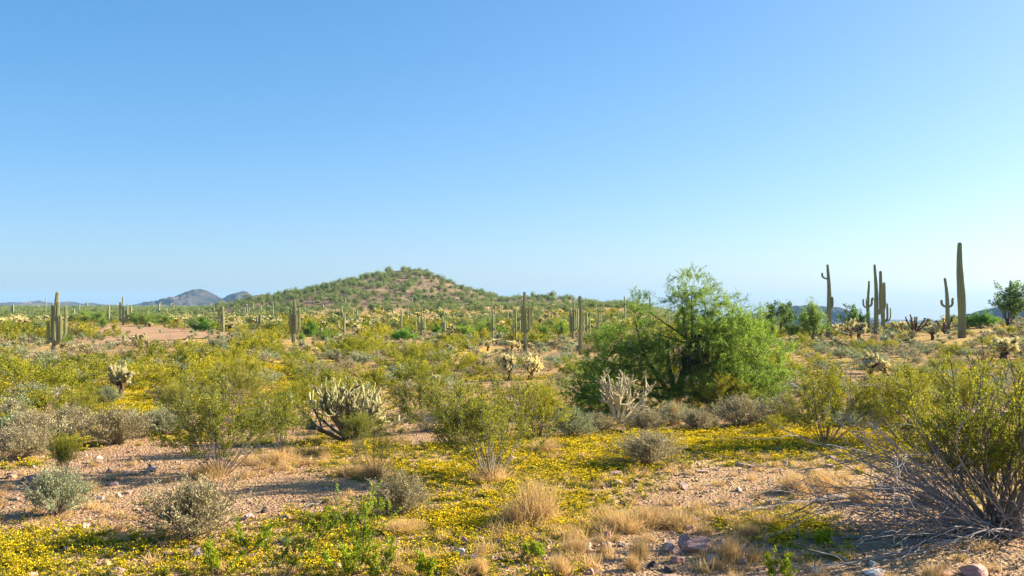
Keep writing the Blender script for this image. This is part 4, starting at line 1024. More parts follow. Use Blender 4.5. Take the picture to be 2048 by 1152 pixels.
# ------------------------------------------------------------------ bulk scrub: the largest as objects, the rest as one mass
R2 = np.random.default_rng(12)
OPEN = [(300,672,150,16),(230,662,60,10),(360,680,80,12),(575,755,26,50),(545,790,30,22),(240,840,60,10),(300,815,70,6),(1250,905,330,44),(1100,1000,1200,115),
        (330,930,330,60),(700,920,260,50),(1700,930,260,60),(230,745,14,30),(1015,870,1,1),(1560,700,70,6),(730,665,30,5),(1480,872,180,16),(600,735,10,26),(160,1000,400,100),(1500,900,200,40)]
def open_mask(u, v):
    o = np.zeros_like(u)
    for (a, b, ru, rv) in OPEN: o = np.maximum(o, np.exp(-(((u-a)/ru)**2 + ((v-b)/rv)**2)**1.5))
    return o
def sample(n, y0, y1, dens, rad, amax=0.60, seed=0):
    """rejection sampling on the ground with a minimum distance; returns x,y"""
    r = np.random.default_rng(seed)
    y = np.sqrt(r.uniform(y0**2, y1**2, n)); a = r.uniform(-amax, amax, n); x = a*y
    keep = r.random(n) < dens(x, y); x = x[keep]; y = y[keep]
    grid = {}; out = []
    for px, py in zip(x, y):
        rd = rad(py); c = (int(px//rd), int(py//rd)); ok = True
        for i in (-1, 0, 1):
            for j in (-1, 0, 1):
                for q in grid.get((c[0]+i, c[1]+j), ()):
                    if (q[0]-px)**2 + (q[1]-py)**2 < rd*rd: ok = False; break
        if ok: grid.setdefault(c, []).append((px, py)); out.append((px, py))
    o = np.array(out)
    if len(o) and TAKEN:
        T = np.array(TAKEN); near = (np.hypot(o[:, None, 0]-T[None, :, 0], o[:, None, 1]-T[None, :, 1]) < T[None, :, 2] + .25).any(1); o = o[~near]
    return o
def vis(x, y):
    """drop plants standing right in front of, or on the hidden far side of, the crest"""
    a = x/np.maximum(y, 1)
    return ~((a > .26) & (y > 112) & (y < 1200))
def zone(x, y):
    u = 1024 + F*x/y
    s = 'at the left of the view' if u < 560 else ('in the middle of the view, left of the big palo verde' if u < 1230 else 'right of the big palo verde')
    d = 'near' if y < 38 else ('mid distance' if y < 75 else 'far')
    return d, s
KEYS = [(109,704,14),(243,790,26),(1018,760,16),(1060,758,20),(872,784,14),(838,786,10),(587,685,10),(985,687,6),(1032,691,6),(1050,705,8),(1161,710,8),(843,672,6),(885,668,6),(446,664,6),(518,661,4),(688,669,8),(1146,678,6),(1197,674,6),(1657,676,8),(1737,668,6),(1752,670,8),(1924,676,12),(1896,664,8),(1710,680,24),(1830,666,24),(975,702,8),(1024,698,8),(806,684,20),(620,674,20),(2008,722,26),(1742,752,20),(1772,752,16),(246,650,8),(1865,680,12),(1963,658,20)] + [(u, 683, 12) for u in range(170, 420, 20)]
def clear_views(x, y, z, h, w):
    u, v = project(x, y, z); top = v - h*F/np.maximum(y, 1); k = np.ones(len(x), bool)
    ue = np.interp(v, [652, 654, 664, 676, 688], [214, 205, 190, 155, 132]); uf = np.interp(v, [652, 658, 664, 670, 676, 682, 688, 692], [230, 360, 400, 430, 420, 330, 250, 190])
    k &= ~((v > 653) & (v < 681) & (_h(np.floor(u*3), np.floor(v*5), 3) > .22) & (u > ue) & (u < uf))
    for (a, b, ww) in KEYS: k &= ~((np.abs(u-a) < ww + .42*w*F/np.maximum(y, 1)) & (v > b) & (top < b - 5) & (v < b + 120))
    return k
ANCH = [(109,704,'tall many armed left saguaro'),(243,790,'pale cholla alone in the left scrub'),(432,900,'large left foreground creosote'),(232,880,'rounded bursage with two dark stones'),
 (40,900,'bursage cut by the left edge'),(703,860,'spiky staghorn cholla'),(745,940,'slim creosote with pale stems'),(985,930,'broad centre creosote'),(1018,760,'left one of the two centre chollas'),
 (1060,757,'right one of the two centre chollas'),(1050,705,'prominent three armed saguaro'),(1161,708,'tall armless column saguaro'),(587,685,'stout many armed saguaro'),(805,684,'brightest green shrub'),
 (1238,830,'pale branched cholla'),(1280,760,'left half of the big palo verde'),(1460,760,'right half of the big palo verde'),(1657,676,'saguaro with the curled upper arm'),(1750,670,'right hand saguaro cluster'),
 (1710,680,'cholla clump on the crest'),(1830,666,'dark skeletal cholla'),(1896,664,'saguaro with the damaged top'),(1924,678,'tallest saguaro'),(1742,750,'bright cream cholla'),(2008,722,'large cream cholla at the right'),
 (1650,880,'dark rounded creosote'),(1805,880,'yellow flowering creosote'),(2000,1000,'huge grey branched creosote'),(446,664,'two pronged saguaro'),(300,690,'dirt clearing'),(843,672,'candelabra saguaro'),(640,760,'isolated grey bursage'),
 (872,784,'small cream cholla above the staghorn'),(985,690,'slim saguaro with stub arm'),(25,756,'grey green shrub at the left edge'),(478,800,'dense creosote behind the large left one'),(850,855,'creosote behind the broad centre one'),(1197,674,'trident saguaro')]
ORD = ['nearest', 'second', 'third', 'fourth', 'fifth', 'sixth', 'seventh', 'eighth', 'ninth', 'tenth', 'eleventh', 'twelfth', 'thirteenth', 'fourteenth', 'fifteenth', 'sixteenth', 'seventeenth', 'eighteenth', 'nineteenth', 'twentieth']
def landmark_labels(x, y, z, idx, noun):
    u, v = project(x, y, z); out = {}; cells = {}
    for i in idx:
        d = [math.hypot(u[i]-a, (v[i]-b)*1.8) for a, b, _ in ANCH]; k = int(np.argmin(d)); du = u[i]-ANCH[k][0]; dv = (v[i]-ANCH[k][1])*1.8
        rel = ('left of' if du < 0 else 'right of') if abs(du) > abs(dv) else ('behind' if dv < 0 else 'in front of')
        cells.setdefault((k, rel), []).append((d[k], i))
    for (k, rel), L in cells.items():
        for n, (_, i) in enumerate(sorted(L)):
            if n < len(ORD): out[i] = '%s %s %s the %s' % (ORD[n], noun, rel, ANCH[k][2])
    return out
def bulk(name, stuffname, P, hts, wd, unit_h, unit_w, near, mid, far, dn, dm, cap, lab, cat, group, stufflabel, minleft=0):
    x, y = P[:, 0], P[:, 1]; z = zt(x, y); kk = clear_views(x, y, z, hts, wd); P = P[kk]; x = x[kk]; y = y[kk]; z = z[kk]; hts = hts[kk]; wd = wd[kk]
    app = hts/y; order = np.argsort(-app); var = R2.integers(0, 1000, len(P)); rz = R2.uniform(0, 6.28, len(P))
    inview = np.abs(x/np.maximum(y, .1)) < .53
    order = np.concatenate([order[inview[order]], order[~inview[order]]])
    LL = landmark_labels(x, y, z, [i for i in order[:cap] if y[i] < 82 and inview[i] and name in ('creosote_bush', 'bursage_bush')], {'creosote_bush': 'olive creosote', 'bursage_bush': 'low grey bursage'}.get(name, ''))
    for i in order[:cap]:
        pr = near if y[i] < dn else (mid if y[i] < dm else far); pr = pr[var[i] % len(pr)]
        d, s = zone(x[i], y[i])
        parts = pr if isinstance(pr, list) else [(name, pr)]
        place_tree(name, parts, (x[i], y[i], z[i]), rz[i], (wd[i]/unit_w, wd[i]/unit_w, hts[i]/unit_h), LL.get(i, lab.format(d=d)), cat, group.format(d=d))
        objs = COL.objects
    rest = order[cap:]
    if len(rest):
        protos = list(mid) + list(far); nm = len(mid)
        v = np.where(y[rest] < dm, var[rest] % nm, nm + var[rest] % len(far))
        scatter(stuffname, np.stack([x, y, z], 1)[rest], np.stack([0*rz, 0*rz, rz], 1)[rest], np.stack([wd/unit_w, wd/unit_w, hts/unit_h], 1)[rest], v, protos, stufflabel, cat)

def creo_d(x, y):
    u, v = project(x, y, zt(x, y)); d = .37 + 1.3*fbm(x/8, y/8, 101, 2)
    d = d*(1-open_mask(u, v)) * np.where(v > 885, .05, 1)*np.where(y < 31, .3, 1)*np.where(u < 420, .75, 1) * np.where(x/y > .27, .8, 1)*(1-.75*ss(115, 170, y))
    return np.clip(d, 0, 1)*vis(x, y)
P = sample(9000, 16, 210, creo_d, lambda y: 1.35 if y < 60 else 1.6, seed=1)
hh = (.5 + .8*R2.random(len(P))**1.4)*np.where(P[:, 0]/P[:, 1] > .27, .62, 1.)*np.clip(.78+.3*ss(25, 60, P[:, 1]), 0, 1.2); ww = hh*R2.uniform(1.5, 2.3, len(P)) + .5
bulk('creosote_bush', 'creosote_scrub', P, hh, ww, 1, 1, CREO_MID, CREO_MID, CREO_FAR, 30, 68, 275,
     'olive creosote bush, one of many alike in the {d} band of the desert scrub', 'creosote bush', 'creosote bushes of the {d} scrub', 'continuous olive creosote scrub covering the far half of the flat')
NCREO = len(P)
def burs_d(x, y):
    u, v = project(x, y, zt(x, y)); d = .55 + .9*fbm(x/6, y/6, 131, 2)
    right = x/y > .27
    d = (d + .25*right)*(1-.85*open_mask(u, v)) * np.where(v > 890, .02, 1)*np.where(y < 31, .4, 1)*(1-.8*ss(90, 140, y))
    return np.clip(d, 0, 1)*vis(x, y)
P = sample(9000, 16, 150, burs_d, lambda y: 1.0, seed=2)
hh = R2.uniform(.3, .62, len(P)); ww = hh*R2.uniform(1.9, 2.9, len(P))
bulk('bursage_bush', 'bursage_scrub', P, hh, ww, 1, 1, BURS_MID, BURS_MID, BURS_FAR, 30, 60, 280,
     'low grey bursage mound, one of many alike in the {d} band between the creosotes', 'bursage', 'bursage mounds of the {d} scrub', 'low grey bursage filling the gaps of the far scrub')

# palo verde shrubs on the flat behind, and on the slopes
def pv_d(x, y):
    u, v = project(x, y, zt(x, y)); hill = (hill_main(x, y) > base_z(x, y)+.6) | (hill_right(x, y) > base_z(x, y) + .6)
    d = np.where(hill, (.40) + .5*fbm(x/22, y/30, 141, 2) + .28*((u < 720)*(u > 540)) - .06*((u > 800)*(u < 940)), .0)
    flat = .10 + .75*ss(190, 300, y)*np.where((u > 560) & (u < 1130), .30, 1.) + .55*((u < 620)*(y > 170)) + .35*((u > 880)*(u < 1240)*(y > 115)*(y < 170))
    d = np.where(hill, d, flat*(1-open_mask(u, v)*1.0))
    return np.clip(d, 0, 1)*vis(x, y)*(y > 105)
P = sample(22000, 105, 620, pv_d, lambda y: 1.7 + y/330, seed=3)
hid = (P[:, 1] > 455) & (np.abs(P[:, 0]/P[:, 1] + .1) < .13); P = P[~hid]
hill = (hill_main(P[:, 0], P[:, 1]) > base_z(P[:, 0], P[:, 1])+.6)
hh = R2.uniform(.9, 1.9, len(P))*(1+.35*ss(240, 400, P[:, 1])); ww = hh*R2.uniform(1.5, 2.4, len(P))
bulk('palo_verde_shrub', 'palo_verde_thicket', P, hh, ww, 2.1, 3.4, SHRUB_MID, SHRUB_MID, SHRUB_FAR, 100, 190, 280,
     'green palo verde shrub, one of many alike on the flat and hill slopes behind', 'shrub', 'palo verde shrubs of the {d} belt', 'continuous far belt of green palo verde shrubs')
# farther plain on the left
P = sample(9000, 330, 2300, lambda x, y: np.clip(.75 + .6*fbm(x/60, y/60, 151, 2), 0, 1)*((x/y < -.19) & (y > 600) | (x/y > .11)), lambda y: 6.5 + y/160, seed=4)
r0 = R2.uniform(0, 6.28, len(P)); s0 = R2.uniform(.9, 1.5, len(P))*(1+P[:, 1]/2500)
scatter('distant_tree_belt', np.stack([P[:, 0], P[:, 1], zt(P[:, 0], P[:, 1])], 1), np.stack([0*r0, 0*r0, r0], 1), np.stack([s0*2.2, s0*2.2, s0*.8], 1), R2.integers(0, 3, len(P)), SHRUB_FAR, 'blue green belt of trees fading out on the distant plain', 'trees')

# pale cholla fields at the foot of the hill
CF = [(50,640,60,10,1.),(20,650,30,8,.8),(120,636,50,8,.6),(390,640,90,12,.75),(470,648,60,8,.9),(500,640,40,9,.6),(640,640,60,10,.5),(690,672,26,4,.5),(730,650,50,10,.4),(800,645,90,10,1.),
      (880,645,60,8,.8),(920,648,50,8,.9),(990,655,20,6,.5),(1210,655,50,7,.7),(560,655,90,10,.35),(1000,640,90,12,.3)]
def ch_d(x, y):
    u, v = project(x, y, zt(x, y)); d = np.zeros_like(x)
    for (a, b, ru, rv, w) in CF: d = np.maximum(d, w*np.exp(-((u-a)/ru)**2-((v-b)/rv)**2))
    return np.clip(d*.6 + .004, 0, 1)*vis(x, y)
P = sample(16000, 80, 330, ch_d, lambda y: 1.15, seed=5)
hh = R2.uniform(.7, 1.25, len(P)); ww = hh*R2.uniform(1.0, 1.5, len(P))
bulk('cholla_cactus', 'cholla_field', P, hh, ww, 1, 1, CH_FAR, CH_FAR, CH_FAR[:1], 100, 400, 250,
     'small pale cholla, one of many alike in the cholla fields at the hill foot', 'cholla', 'far pale chollas', 'pale cream cholla field in front of the hill')

# boulders on the slope
def angular(seed, sub=2, flat=.75, cuts=9):
    r = np.random.default_rng(seed); bm = bmesh.new(); bmesh.ops.create_icosphere(bm, subdivisions=sub, radius=1.0)
    for v in bm.verts:
        p = np.array(v.co)
        for q in range(cuts):
            n = norm(np.random.default_rng(seed*31+q).normal(0, 1, 3)); dd = .38 + .36*np.random.default_rng(seed*57+q).random()
            e_ = p @ n - dd
            if e_ > 0: p = p - n*e_
        p = p*(1, .8, flat) + r.normal(0, .012, 3); v.co = p
    T = [[v.index for v in f.verts] for f in bm.faces]; V = [tuple(v.co) for v in bm.verts]; bm.free()
    return V, T
def rock_mesh(seed, mat, sub=3, **k):
    V, T = angular(seed, sub, **k); g = Geo(); g.add(V, T=T); return g.mesh('stone_mesh', [mat])
def rk_d(x, y):
    h = (hill_main(x, y) > base_z(x, y)+.8) | (hill_right(x, y) > base_z(x, y)+.8)
    return np.clip(h*(.5+1.2*fbm(x/12, y/12, 161, 2)), 0, 1)
P = sample(9000, 250, 455, rk_d, lambda y: 1.3, amax=.4, seed=6)
HR = [rock_mesh(300+i, M_rock_dark if i < 4 else M_rock, 1) for i in range(5)]
s0 = .3 + .75*R2.random(len(P))**3; r0 = R2.uniform(0, 6.28, (len(P), 3))
scatter('hillside_boulders', np.stack([P[:, 0], P[:, 1], zt(P[:, 0], P[:, 1])], 1), r0, np.stack([s0*1.4, s0, s0*.8], 1), R2.integers(0, 5, len(P)), HR, 'dark and tan boulders littering the hill slopes', 'boulders')

# ------------------------------------------------------------------ stones near the camera
RM = {'n': [rock_mesh(i, M_rock) for i in range(6)], 'p': [rock_mesh(20+i, M_rock_pink, 3) for i in range(3)], 'd': [rock_mesh(40+i, M_rock_dark) for i in range(3)],
      'o': [rock_mesh(60, M_rock_orange)], 'w': [rock_mesh(70+i, M_rock_white) for i in range(2)]}
ROCKS = [(1405,1103,72,46,'p','largest pink boulder of the rock pile, bottom right of centre'),(1372,1092,40,36,'p','upright pink stone at the top left of the rock pile'),
 (1345,1108,34,26,'p','pink stone at the left of the rock pile'),(1350,1124,40,28,'p','flat pink stone under the left of the rock pile'),(1440,1090,34,18,'p','low stone at the right of the rock pile'),
 (1430,1122,38,20,'n','greyish pink stone below the rock pile'),(1213,1078,18,34,'p','pointed pink stone standing alone in the straw grass'),(1205,1094,26,18,'n','pale stone below the pointed one'),
 (1243,1092,24,16,'n','small stone right of the pointed one'),(1530,1112,44,32,'p','pink boulder in the flowers right of the rock pile'),(1556,1124,24,20,'n','stone beside the pink boulder in the flowers'),
 (1490,1128,24,18,'n','grey stone between the rock pile and the pink boulder in the flowers'),(1305,1135,40,20,'d','dark slab in the shade below the rock pile'),(1335,1142,36,14,'d','second dark slab below the rock pile'),
 (930,1088,24,24,'p','reddish stone in the yellow flowers, bottom centre'),(915,1108,36,22,'w','pale mauve stone in the yellow flowers, bottom centre'),(952,1116,24,18,'n','stone right of the pale mauve one'),
 (870,1148,30,18,'d','dark stone at the bottom edge below the pale mauve one'),(775,1108,22,14,'n','stone left of the pale mauve one'),(672,1138,22,20,'w','white quartz lump in the green sprouts'),
 (572,1084,22,16,'w','white stone amid yellow flowers at lower left'),(505,1115,36,18,'n','brown stone under the green sprouts'),(213,1130,22,20,'o','ochre yellow stone at the lower left'),
 (232,1150,40,20,'n','wide stone cut by the bottom edge at the lower left'),(340,1112,22,22,'p','orange pink stone standing at the lower left'),(325,1124,24,16,'d','dark stone leaning on the orange pink one'),
 (397,1086,22,14,'o','sandy stone at the toe of the largest bursage mound'),(385,1096,20,12,'n','flat stone below the sandy one'),(170,1068,26,12,'n','stone in the gravel below the left sapling'),
 (188,1066,14,12,'p','red stone beside the one in the gravel'),(270,1100,20,10,'n','stone in the shadow of the largest bursage mound'),(135,1099,16,10,'w','white stone in the shadow of the largest bursage mound'),
 (222,945,20,14,'p','orange stone on bare gravel left of the large creosote'),(256,946,20,10,'n','stone right of the orange one on bare gravel'),(200,998,18,10,'w','pale flat stone in the gravel left of centre'),
 (160,875,38,10,'d','dark flat stone left of the rounded bursage'),(275,871,14,8,'d','brown stone right of the rounded bursage'),(1445,870,20,14,'d','dark stone in the yellow carpet, left of two'),
 (1482,870,32,12,'d','dark stone in the yellow carpet, right of two'),(1222,894,16,12,'d','dark stone at the left of the lone bursage mound'),(1232,950,26,16,'n','brown stone in the yellow flowers below the lone bursage'),
 (1230,968,36,14,'n','flat grey stone below the brown one'),(1262,972,24,12,'d','dark stone right of the flat grey one'),(1318,950,18,8,'d','small dark stone below the right of the lone bursage'),
 (1298,970,18,10,'n','small brown stone in thin flowers'),(1110,972,18,10,'d','dark stone right of the broad centre creosote'),(1405,944,24,10,'n','low stone on the pebble flat right of centre'),
 (1940,1148,70,34,'p','large pink stone at the bottom right edge'),(1890,1150,60,30,'p','pink stone left of the large one at the bottom right'),(1748,1130,34,14,'w','bluish white stone in shade at bottom right'),
 (1752,1146,56,10,'w','long pale slab at the bottom right'),(1630,1144,24,20,'w','pale stone at the foot of a dry stick, bottom right'),(1180,1148,30,16,'p','pink stone at the bottom edge right of centre'),
 (1000,1120,20,12,'n','stone in bright flowers at bottom centre'),(1125,1075,18,10,'d','dark stone in the bright yellow carpet'),(1600,1085,22,12,'n','stone among the flowers under the grey branches'),
 (620,1040,14,8,'n','little stone in the pebble field at lower left'),(60,1070,18,10,'n','stone at the left edge of the flowers'),(110,1120,20,12,'n','stone in the flowers at the lower left corner'),
 (30,1140,24,12,'p','pink stone in the lower left corner')]
for k, (u, v, w, h, t, lb) in enumerate(ROCKS):
    x, y, z = at(u, v); s = y/F; m = RM[t][k % len(RM[t])]
    link('stone', m, None, (x, y, z + h*s*.10), R2.uniform(0, 6.28), (w*s*.56, w*s*.60, h*s*.82), label=lb, cat='stone', group='larger stones')
P = sample(2200, 10.2, 20, lambda x, y: np.clip(.5 + .9*fbm(x/2.5, y/2.5, 171, 2), 0, 1), lambda y: .24, amax=.55, seed=7)[:230]
for k, (x, y) in enumerate(P):
    s = (.03 + .09*R2.random()**2)*(1 if y < 16 else 1.25); m = RM['n'][k % 6] if k % 9 else RM['d'][k % 3]
    o = link('stone', m, None, (x, y, float(base_z(x, y)) + s*.2), R2.uniform(0, 6.28), (s*1.2, s, s*.8), label='fist sized brown stone, one of many alike strewn over the gravel', cat='stone', group='fist sized stones on the gravel')

# gravel
PB = [rock_mesh(200+i, M_pebble, 1) for i in range(6)]
def gv(x, y): return np.clip(.75 + .9*fbm(x/3, y/3, 181, 2) - .5*flower_at(x, y)*0 , .1, 1)
n = 60000; yy = 10 + (30-10)*R2.random(n)**1.25; xx = R2.uniform(-.6, .6, n)*yy
k = R2.random(n) < gv(xx, yy); xx = xx[k]; yy = yy[k]; n = len(xx)
sz = .009 + .011*R2.random(n) + .03*R2.random(n)**7; sz = sz*(1+.025*(yy-10))
scatter('gravel', np.stack([xx, yy, base_z(xx, yy)-sz*.1], 1), R2.uniform(0, 6.28, (n, 3)), np.stack([sz*1.25, sz, sz*.8], 1), R2.integers(0, 6, n), PB, 'pinkish brown gravel covering the foreground', 'gravel')

# ------------------------------------------------------------------ yellow wildflower carpet
def flower_proto(nh, seed):
    g = Geo(); r = rng
    c = r.normal(0, .028, (nh, 3)); c[:, 2] = r.uniform(.03, .075, nh)
    tubes(g, np.stack([c*(.5, .5, 0), c], 1), np.full((nh, 2), .0015), 3, m=0)
    for q in range(nh):
        a = np.arange(6)*math.pi/3; R_ = .0095*r.uniform(.45, 1.3); t = norm(np.array([r.normal(0, .35), r.normal(0, .35), 1]))
        b1 = norm(np.cross(t, (1, .1, 0))); b2 = np.cross(t, b1)
        V = np.concatenate([[c[q] - t*.003], c[q] + R_*(np.cos(a)[:, None]*b1 + np.sin(a)[:, None]*b2) + t*.003])
        g.add(V, T=[(0, i+1, (i+1) % 6 + 1) for i in range(6)], a=r.random(), m=1)
    n = nh*4; leaves(g, r.normal(0, .022, (n, 3))*(1, 1, 0) + (0, 0, .005), r.normal(0, 1, (n, 3))*(1, 1, .3) + (0, 0, .8), .035, .008, m=0)
    return g.mesh('wildflower_plant', [M_fl_leaf, M_fl_head])
FP = [flower_proto(k, k) for k in (6, 10, 15, 4)]
n = 230000; yy = 10 + (50-10)*R2.random(n)**1.15; xx = R2.uniform(-.6, .6, n)*yy
f = flower_at(xx, yy)**1.3*(.25+.75*ss(-.5, .6, fbm(xx*2.2, yy*2.2, 191, 3))); k = R2.random(n) < f*1.0; xx = xx[k]; yy = yy[k]; n = len(xx)
s0 = R2.uniform(.45, 1.3, n)*(1+.022*(yy-10))
scatter('wildflowers', np.stack([xx, yy, base_z(xx, yy)], 1), np.stack([0*xx, 0*xx, R2.uniform(0, 6.28, n)], 1), np.stack([s0, s0, s0], 1), R2.integers(0, 4, n), FP, 'carpet of tiny yellow wildflowers over the gravel', 'wildflowers')

# ------------------------------------------------------------------ dry grass
def tuft(nb, h, w, flop=0.0):
    g = Geo(); an = rng.uniform(0, 6.28, nb); el = rng.uniform(.05, .95, nb)
    D = np.stack([np.cos(an)*np.sin(el) + flop, np.sin(an)*np.sin(el), np.cos(el)], -1); S = rng.normal(0, w*.18, (nb, 3))*(1, 1, 0)
    P, T = grow(S, D, h*rng.uniform(.5, 1.1, nb), 4, .12, -.10)
    sd_ = norm(np.cross(T, rng.normal(0, 1, (nb, 1, 3)))); wd = np.array([1, .8, .5, .08])[None, :, None]*.0035
    V = np.stack([P - sd_*wd, P + sd_*wd], 2).reshape(-1, 3)
    i = np.arange(nb)[:, None]*8 + np.arange(3)[None]*2; Q = np.stack([i, i+1, i+3, i+2], -1).reshape(-1, 4)
    g.add(V, Q=Q, a=np.repeat(rng.random(nb), 8)); return g
TU = [tuft(650, .42, .5).mesh('tuft_big', [M_grass]) for i in range(3)]
TS = [tuft(60, .16, .22, .3*(i-1)).mesh('tuft_small', [M_grass]) for i in range(3)]
for k, (u, v, h, w, lb) in enumerate([(1070,1045,84,150,'big straw coloured grass tuft right of the front bursage'),(1030,1052,46,90,'flattened straw tuft left of the big straw one'),
    (805,1066,28,90,'pale flattened grass at the foot of the front bursage'),(1290,1052,40,130,'golden grass mound above the rock pile'),(1240,1062,40,100,'golden grass left of the mound above the rock pile'),
    (1360,1054,32,110,'golden grass sweeping right behind the rock pile'),(1460,1122,50,70,'straw tuft right of the rock pile'),(1280,1118,44,50,'straw tuft left of the rock pile'),(1265,1140,34,40,'small straw tuft under the rock pile'),
    (1120,1150,44,60,'straw tuft at the bottom edge right of centre'),(1150,1106,34,70,'low straw grass below the pointed stone'),(1590,985,40,90,'dry grass heap under the long grey branches'),(1640,975,36,80,'second dry grass heap under the long grey branches'),
    (1720,1005,34,70,'dry grass under the middle of the grey branches'),(1900,1040,50,60,'dry grass beside the trunk base of the huge creosote'),(1850,1010,34,60,'dry grass between the pale broken stems'),
    (560,925,26,90,'straw grass right of the large left creosote'),(420,955,30,90,'straw grass round the base of the large left creosote'),(745,955,30,90,'straw skirt round the slim upright creosote'),(700,950,22,90,'straw mat left of the slim upright creosote'),
    (985,962,28,120,'straw skirt round the broad centre creosote'),(1090,905,28,80,'straw grass right of the broad centre creosote'),(1350,850,46,40,'orange dry stalks under the big palo verde'),(1500,1075,30,70,'straw grass above the pink boulder in the flowers'),
    (960,1148,34,50,'straw tuft at the bottom edge, centre'),(1530,1050,22,80,'thin straw grass right of the golden mound')]):
    x, y, z = at(u, v); s = y/F
    link('dry_grass_tuft', TU[k % 3], None, (x, y, z), R2.uniform(0, 6.28), (w*s/.62, w*s/.62*.8, h*s/.36), label=lb, cat='dry grass', group='dry grass tufts')
n = 4800; yy = 10 + 28*R2.random(n)**1.2; xx = R2.uniform(-.58, .58, n)*yy; uu, vv = project(xx, yy, 0*xx)
d = .10 + .8*fbm(xx/1.3, yy/1.3, 201, 3)
for (a, b, ru, rv, w) in [(1280,1050,200,30,.9),(1150,1110,160,40,.6),(1060,1040,120,40,.5),(600,920,110,22,.7),(1480,1110,110,40,.4),(1120,905,60,30,.6),(1620,980,120,30,.5),(800,1060,80,20,.5),(450,950,90,20,.4),(1960,1080,120,60,.4)]:
    d = d + w*np.exp(-((uu-a)/ru)**2-((vv-b)/rv)**2)
k = R2.random(n) < d; xx = xx[k]; yy = yy[k]; n = len(xx); s0 = R2.uniform(.6, 1.3, n)
scatter('dry_grass', np.stack([xx, yy, base_z(xx, yy)], 1), np.stack([0*xx, 0*xx, R2.uniform(-.6, .6, n)+3.1], 1), np.stack([s0*1.2, s0*1.2, s0], 1), R2.integers(0, 3, n), TS, 'thin straw coloured grass lying between the stones', 'dry grass')

# ------------------------------------------------------------------ bright green sprouts with yellow flowers at the bottom edge
def sprout(hpx, wpx, u, v, label, n0=7, nl=1900, nf=170):
    x, y, z = at(u, v); s = y/F; H = hpx*s; Wd = wpx*s; A = Geo(); B = Geo(); C = Geo()
    D = np.stack([rng.uniform(-.5, .5, n0)*Wd/H*1.2, rng.uniform(-.5, .5, n0), np.ones(n0)], -1)
    P, T = grow(rng.normal(0, .03, (n0, 3))*(1, 1, 0), D, H*rng.uniform(.7, 1.1, n0), 7, .12, .03); tubes(A, P, .005*np.linspace(1, .5, 7)[None]*np.ones((n0, 1)), 4)
    p, t, _ = pick(P, T, n0*9, .25, 1); P1, T1 = grow(p, spawn_dir(t, .6), H*rng.uniform(.1, .3, n0*9), 4, .15, .06); tubes(A, P1, np.full((n0*9, 4), .0022), 3)
    c, d, _ = pick(P1, T1, nl, .1, 1); leaves(B, c + rng.normal(0, .008, c.shape), spawn_dir(d, .8), .026*rng.uniform(.7, 1.3, nl), .013)
    c, d, _ = pick(P1, T1, nf, .7, 1)
    for k in range(5): leaves(C, c, rng.normal(0, 1, c.shape), .016, .013)
    place_tree('creosote_sprout', [('stems', A.mesh('sprout_stems', [M_creo_stem])), ('leaves', B.mesh('sprout_leaves', [M_sprout])), ('flowers', C.mesh('sprout_flowers', [M_creo_flower]))], (x, y, z), 0, 1, label, 'shrub', 'green sprouts at the bottom edge')
for a in [(112,170,560,1165,'leafy green sprout with yellow blooms at the bottom, leaning left'),(70,110,440,1150,'low green sprout at the bottom left of centre'),(70,120,500,1110,'green sprout behind the leaning one'),
          (150,90,715,1150,'tall green sprout with one yellow tip standing before the front bursage',9,3400),(70,120,690,1160,'bushy green sprout at the bottom left of the tall one'),(80,140,770,1165,'bushy green sprout at the bottom right of the tall one'),
          (60,110,640,1080,'green sprout in the dense yellow blooms'),(50,110,850,1160,'low green sprout at the bottom centre'),(36,60,1065,1120,'small green sprout in bright flowers'),(60,80,1560,1165,'green sprout at the bottom right of the pink boulder'),
          (40,90,1640,1095,'green sprout among the flowers under the grey branches')]: sprout(*a[:1], a[1], a[2], a[3], a[4], *a[5:])

# ------------------------------------------------------------------ dead wood
def log(u0, v0, u1, v1, r, label, name='fallen_branch', lift=.03, nt_=14):
    a = at(u0, v0); b = at(u1, v1); n = 14; t = np.linspace(0, 1, n)[:, None]; g = Geo()
    P = np.array(a)*(1-t)+np.array(b)*t; P[:, 2] = base_z(P[:, 0], P[:, 1]) + lift + .04*np.abs(np.sin(t[:, 0]*9)); P[:, 0] += .05*np.sin(t[:, 0]*7); P[:, 1] += .06*np.sin(t[:, 0]*5+1)
    o = P[0].copy(); P = P-o; tubes(g, P[None], (r*np.linspace(1, .35, n))[None], 6)
    T = norm(np.gradient(P, axis=0)); p, tt, _ = pick(P[None], T[None], nt_, .2, 1); P2, _ = grow(p, spawn_dir(tt, .6) + (0, 0, .1), rng.uniform(.15, .5, nt_), 5, .15, -.03); tubes(g, P2, np.full((nt_, 5), r*.25), 3)
    link(name, g.mesh('branch_mesh', [M_dead_stem]), None, tuple(o), 0, 1, label=label, cat='branch')
log(1690, 1000, 1470, 1028, .028, 'long grey fallen branch on the gravel at the left end of the huge creosote')
log(640, 1010, 610, 1022, .012, 'short pale stick lying right of the largest bursage mound', nt_=2)
log(1700, 1130, 1500, 1090, .012, 'thin grey stick lying among the flowers, bottom right', nt_=5)
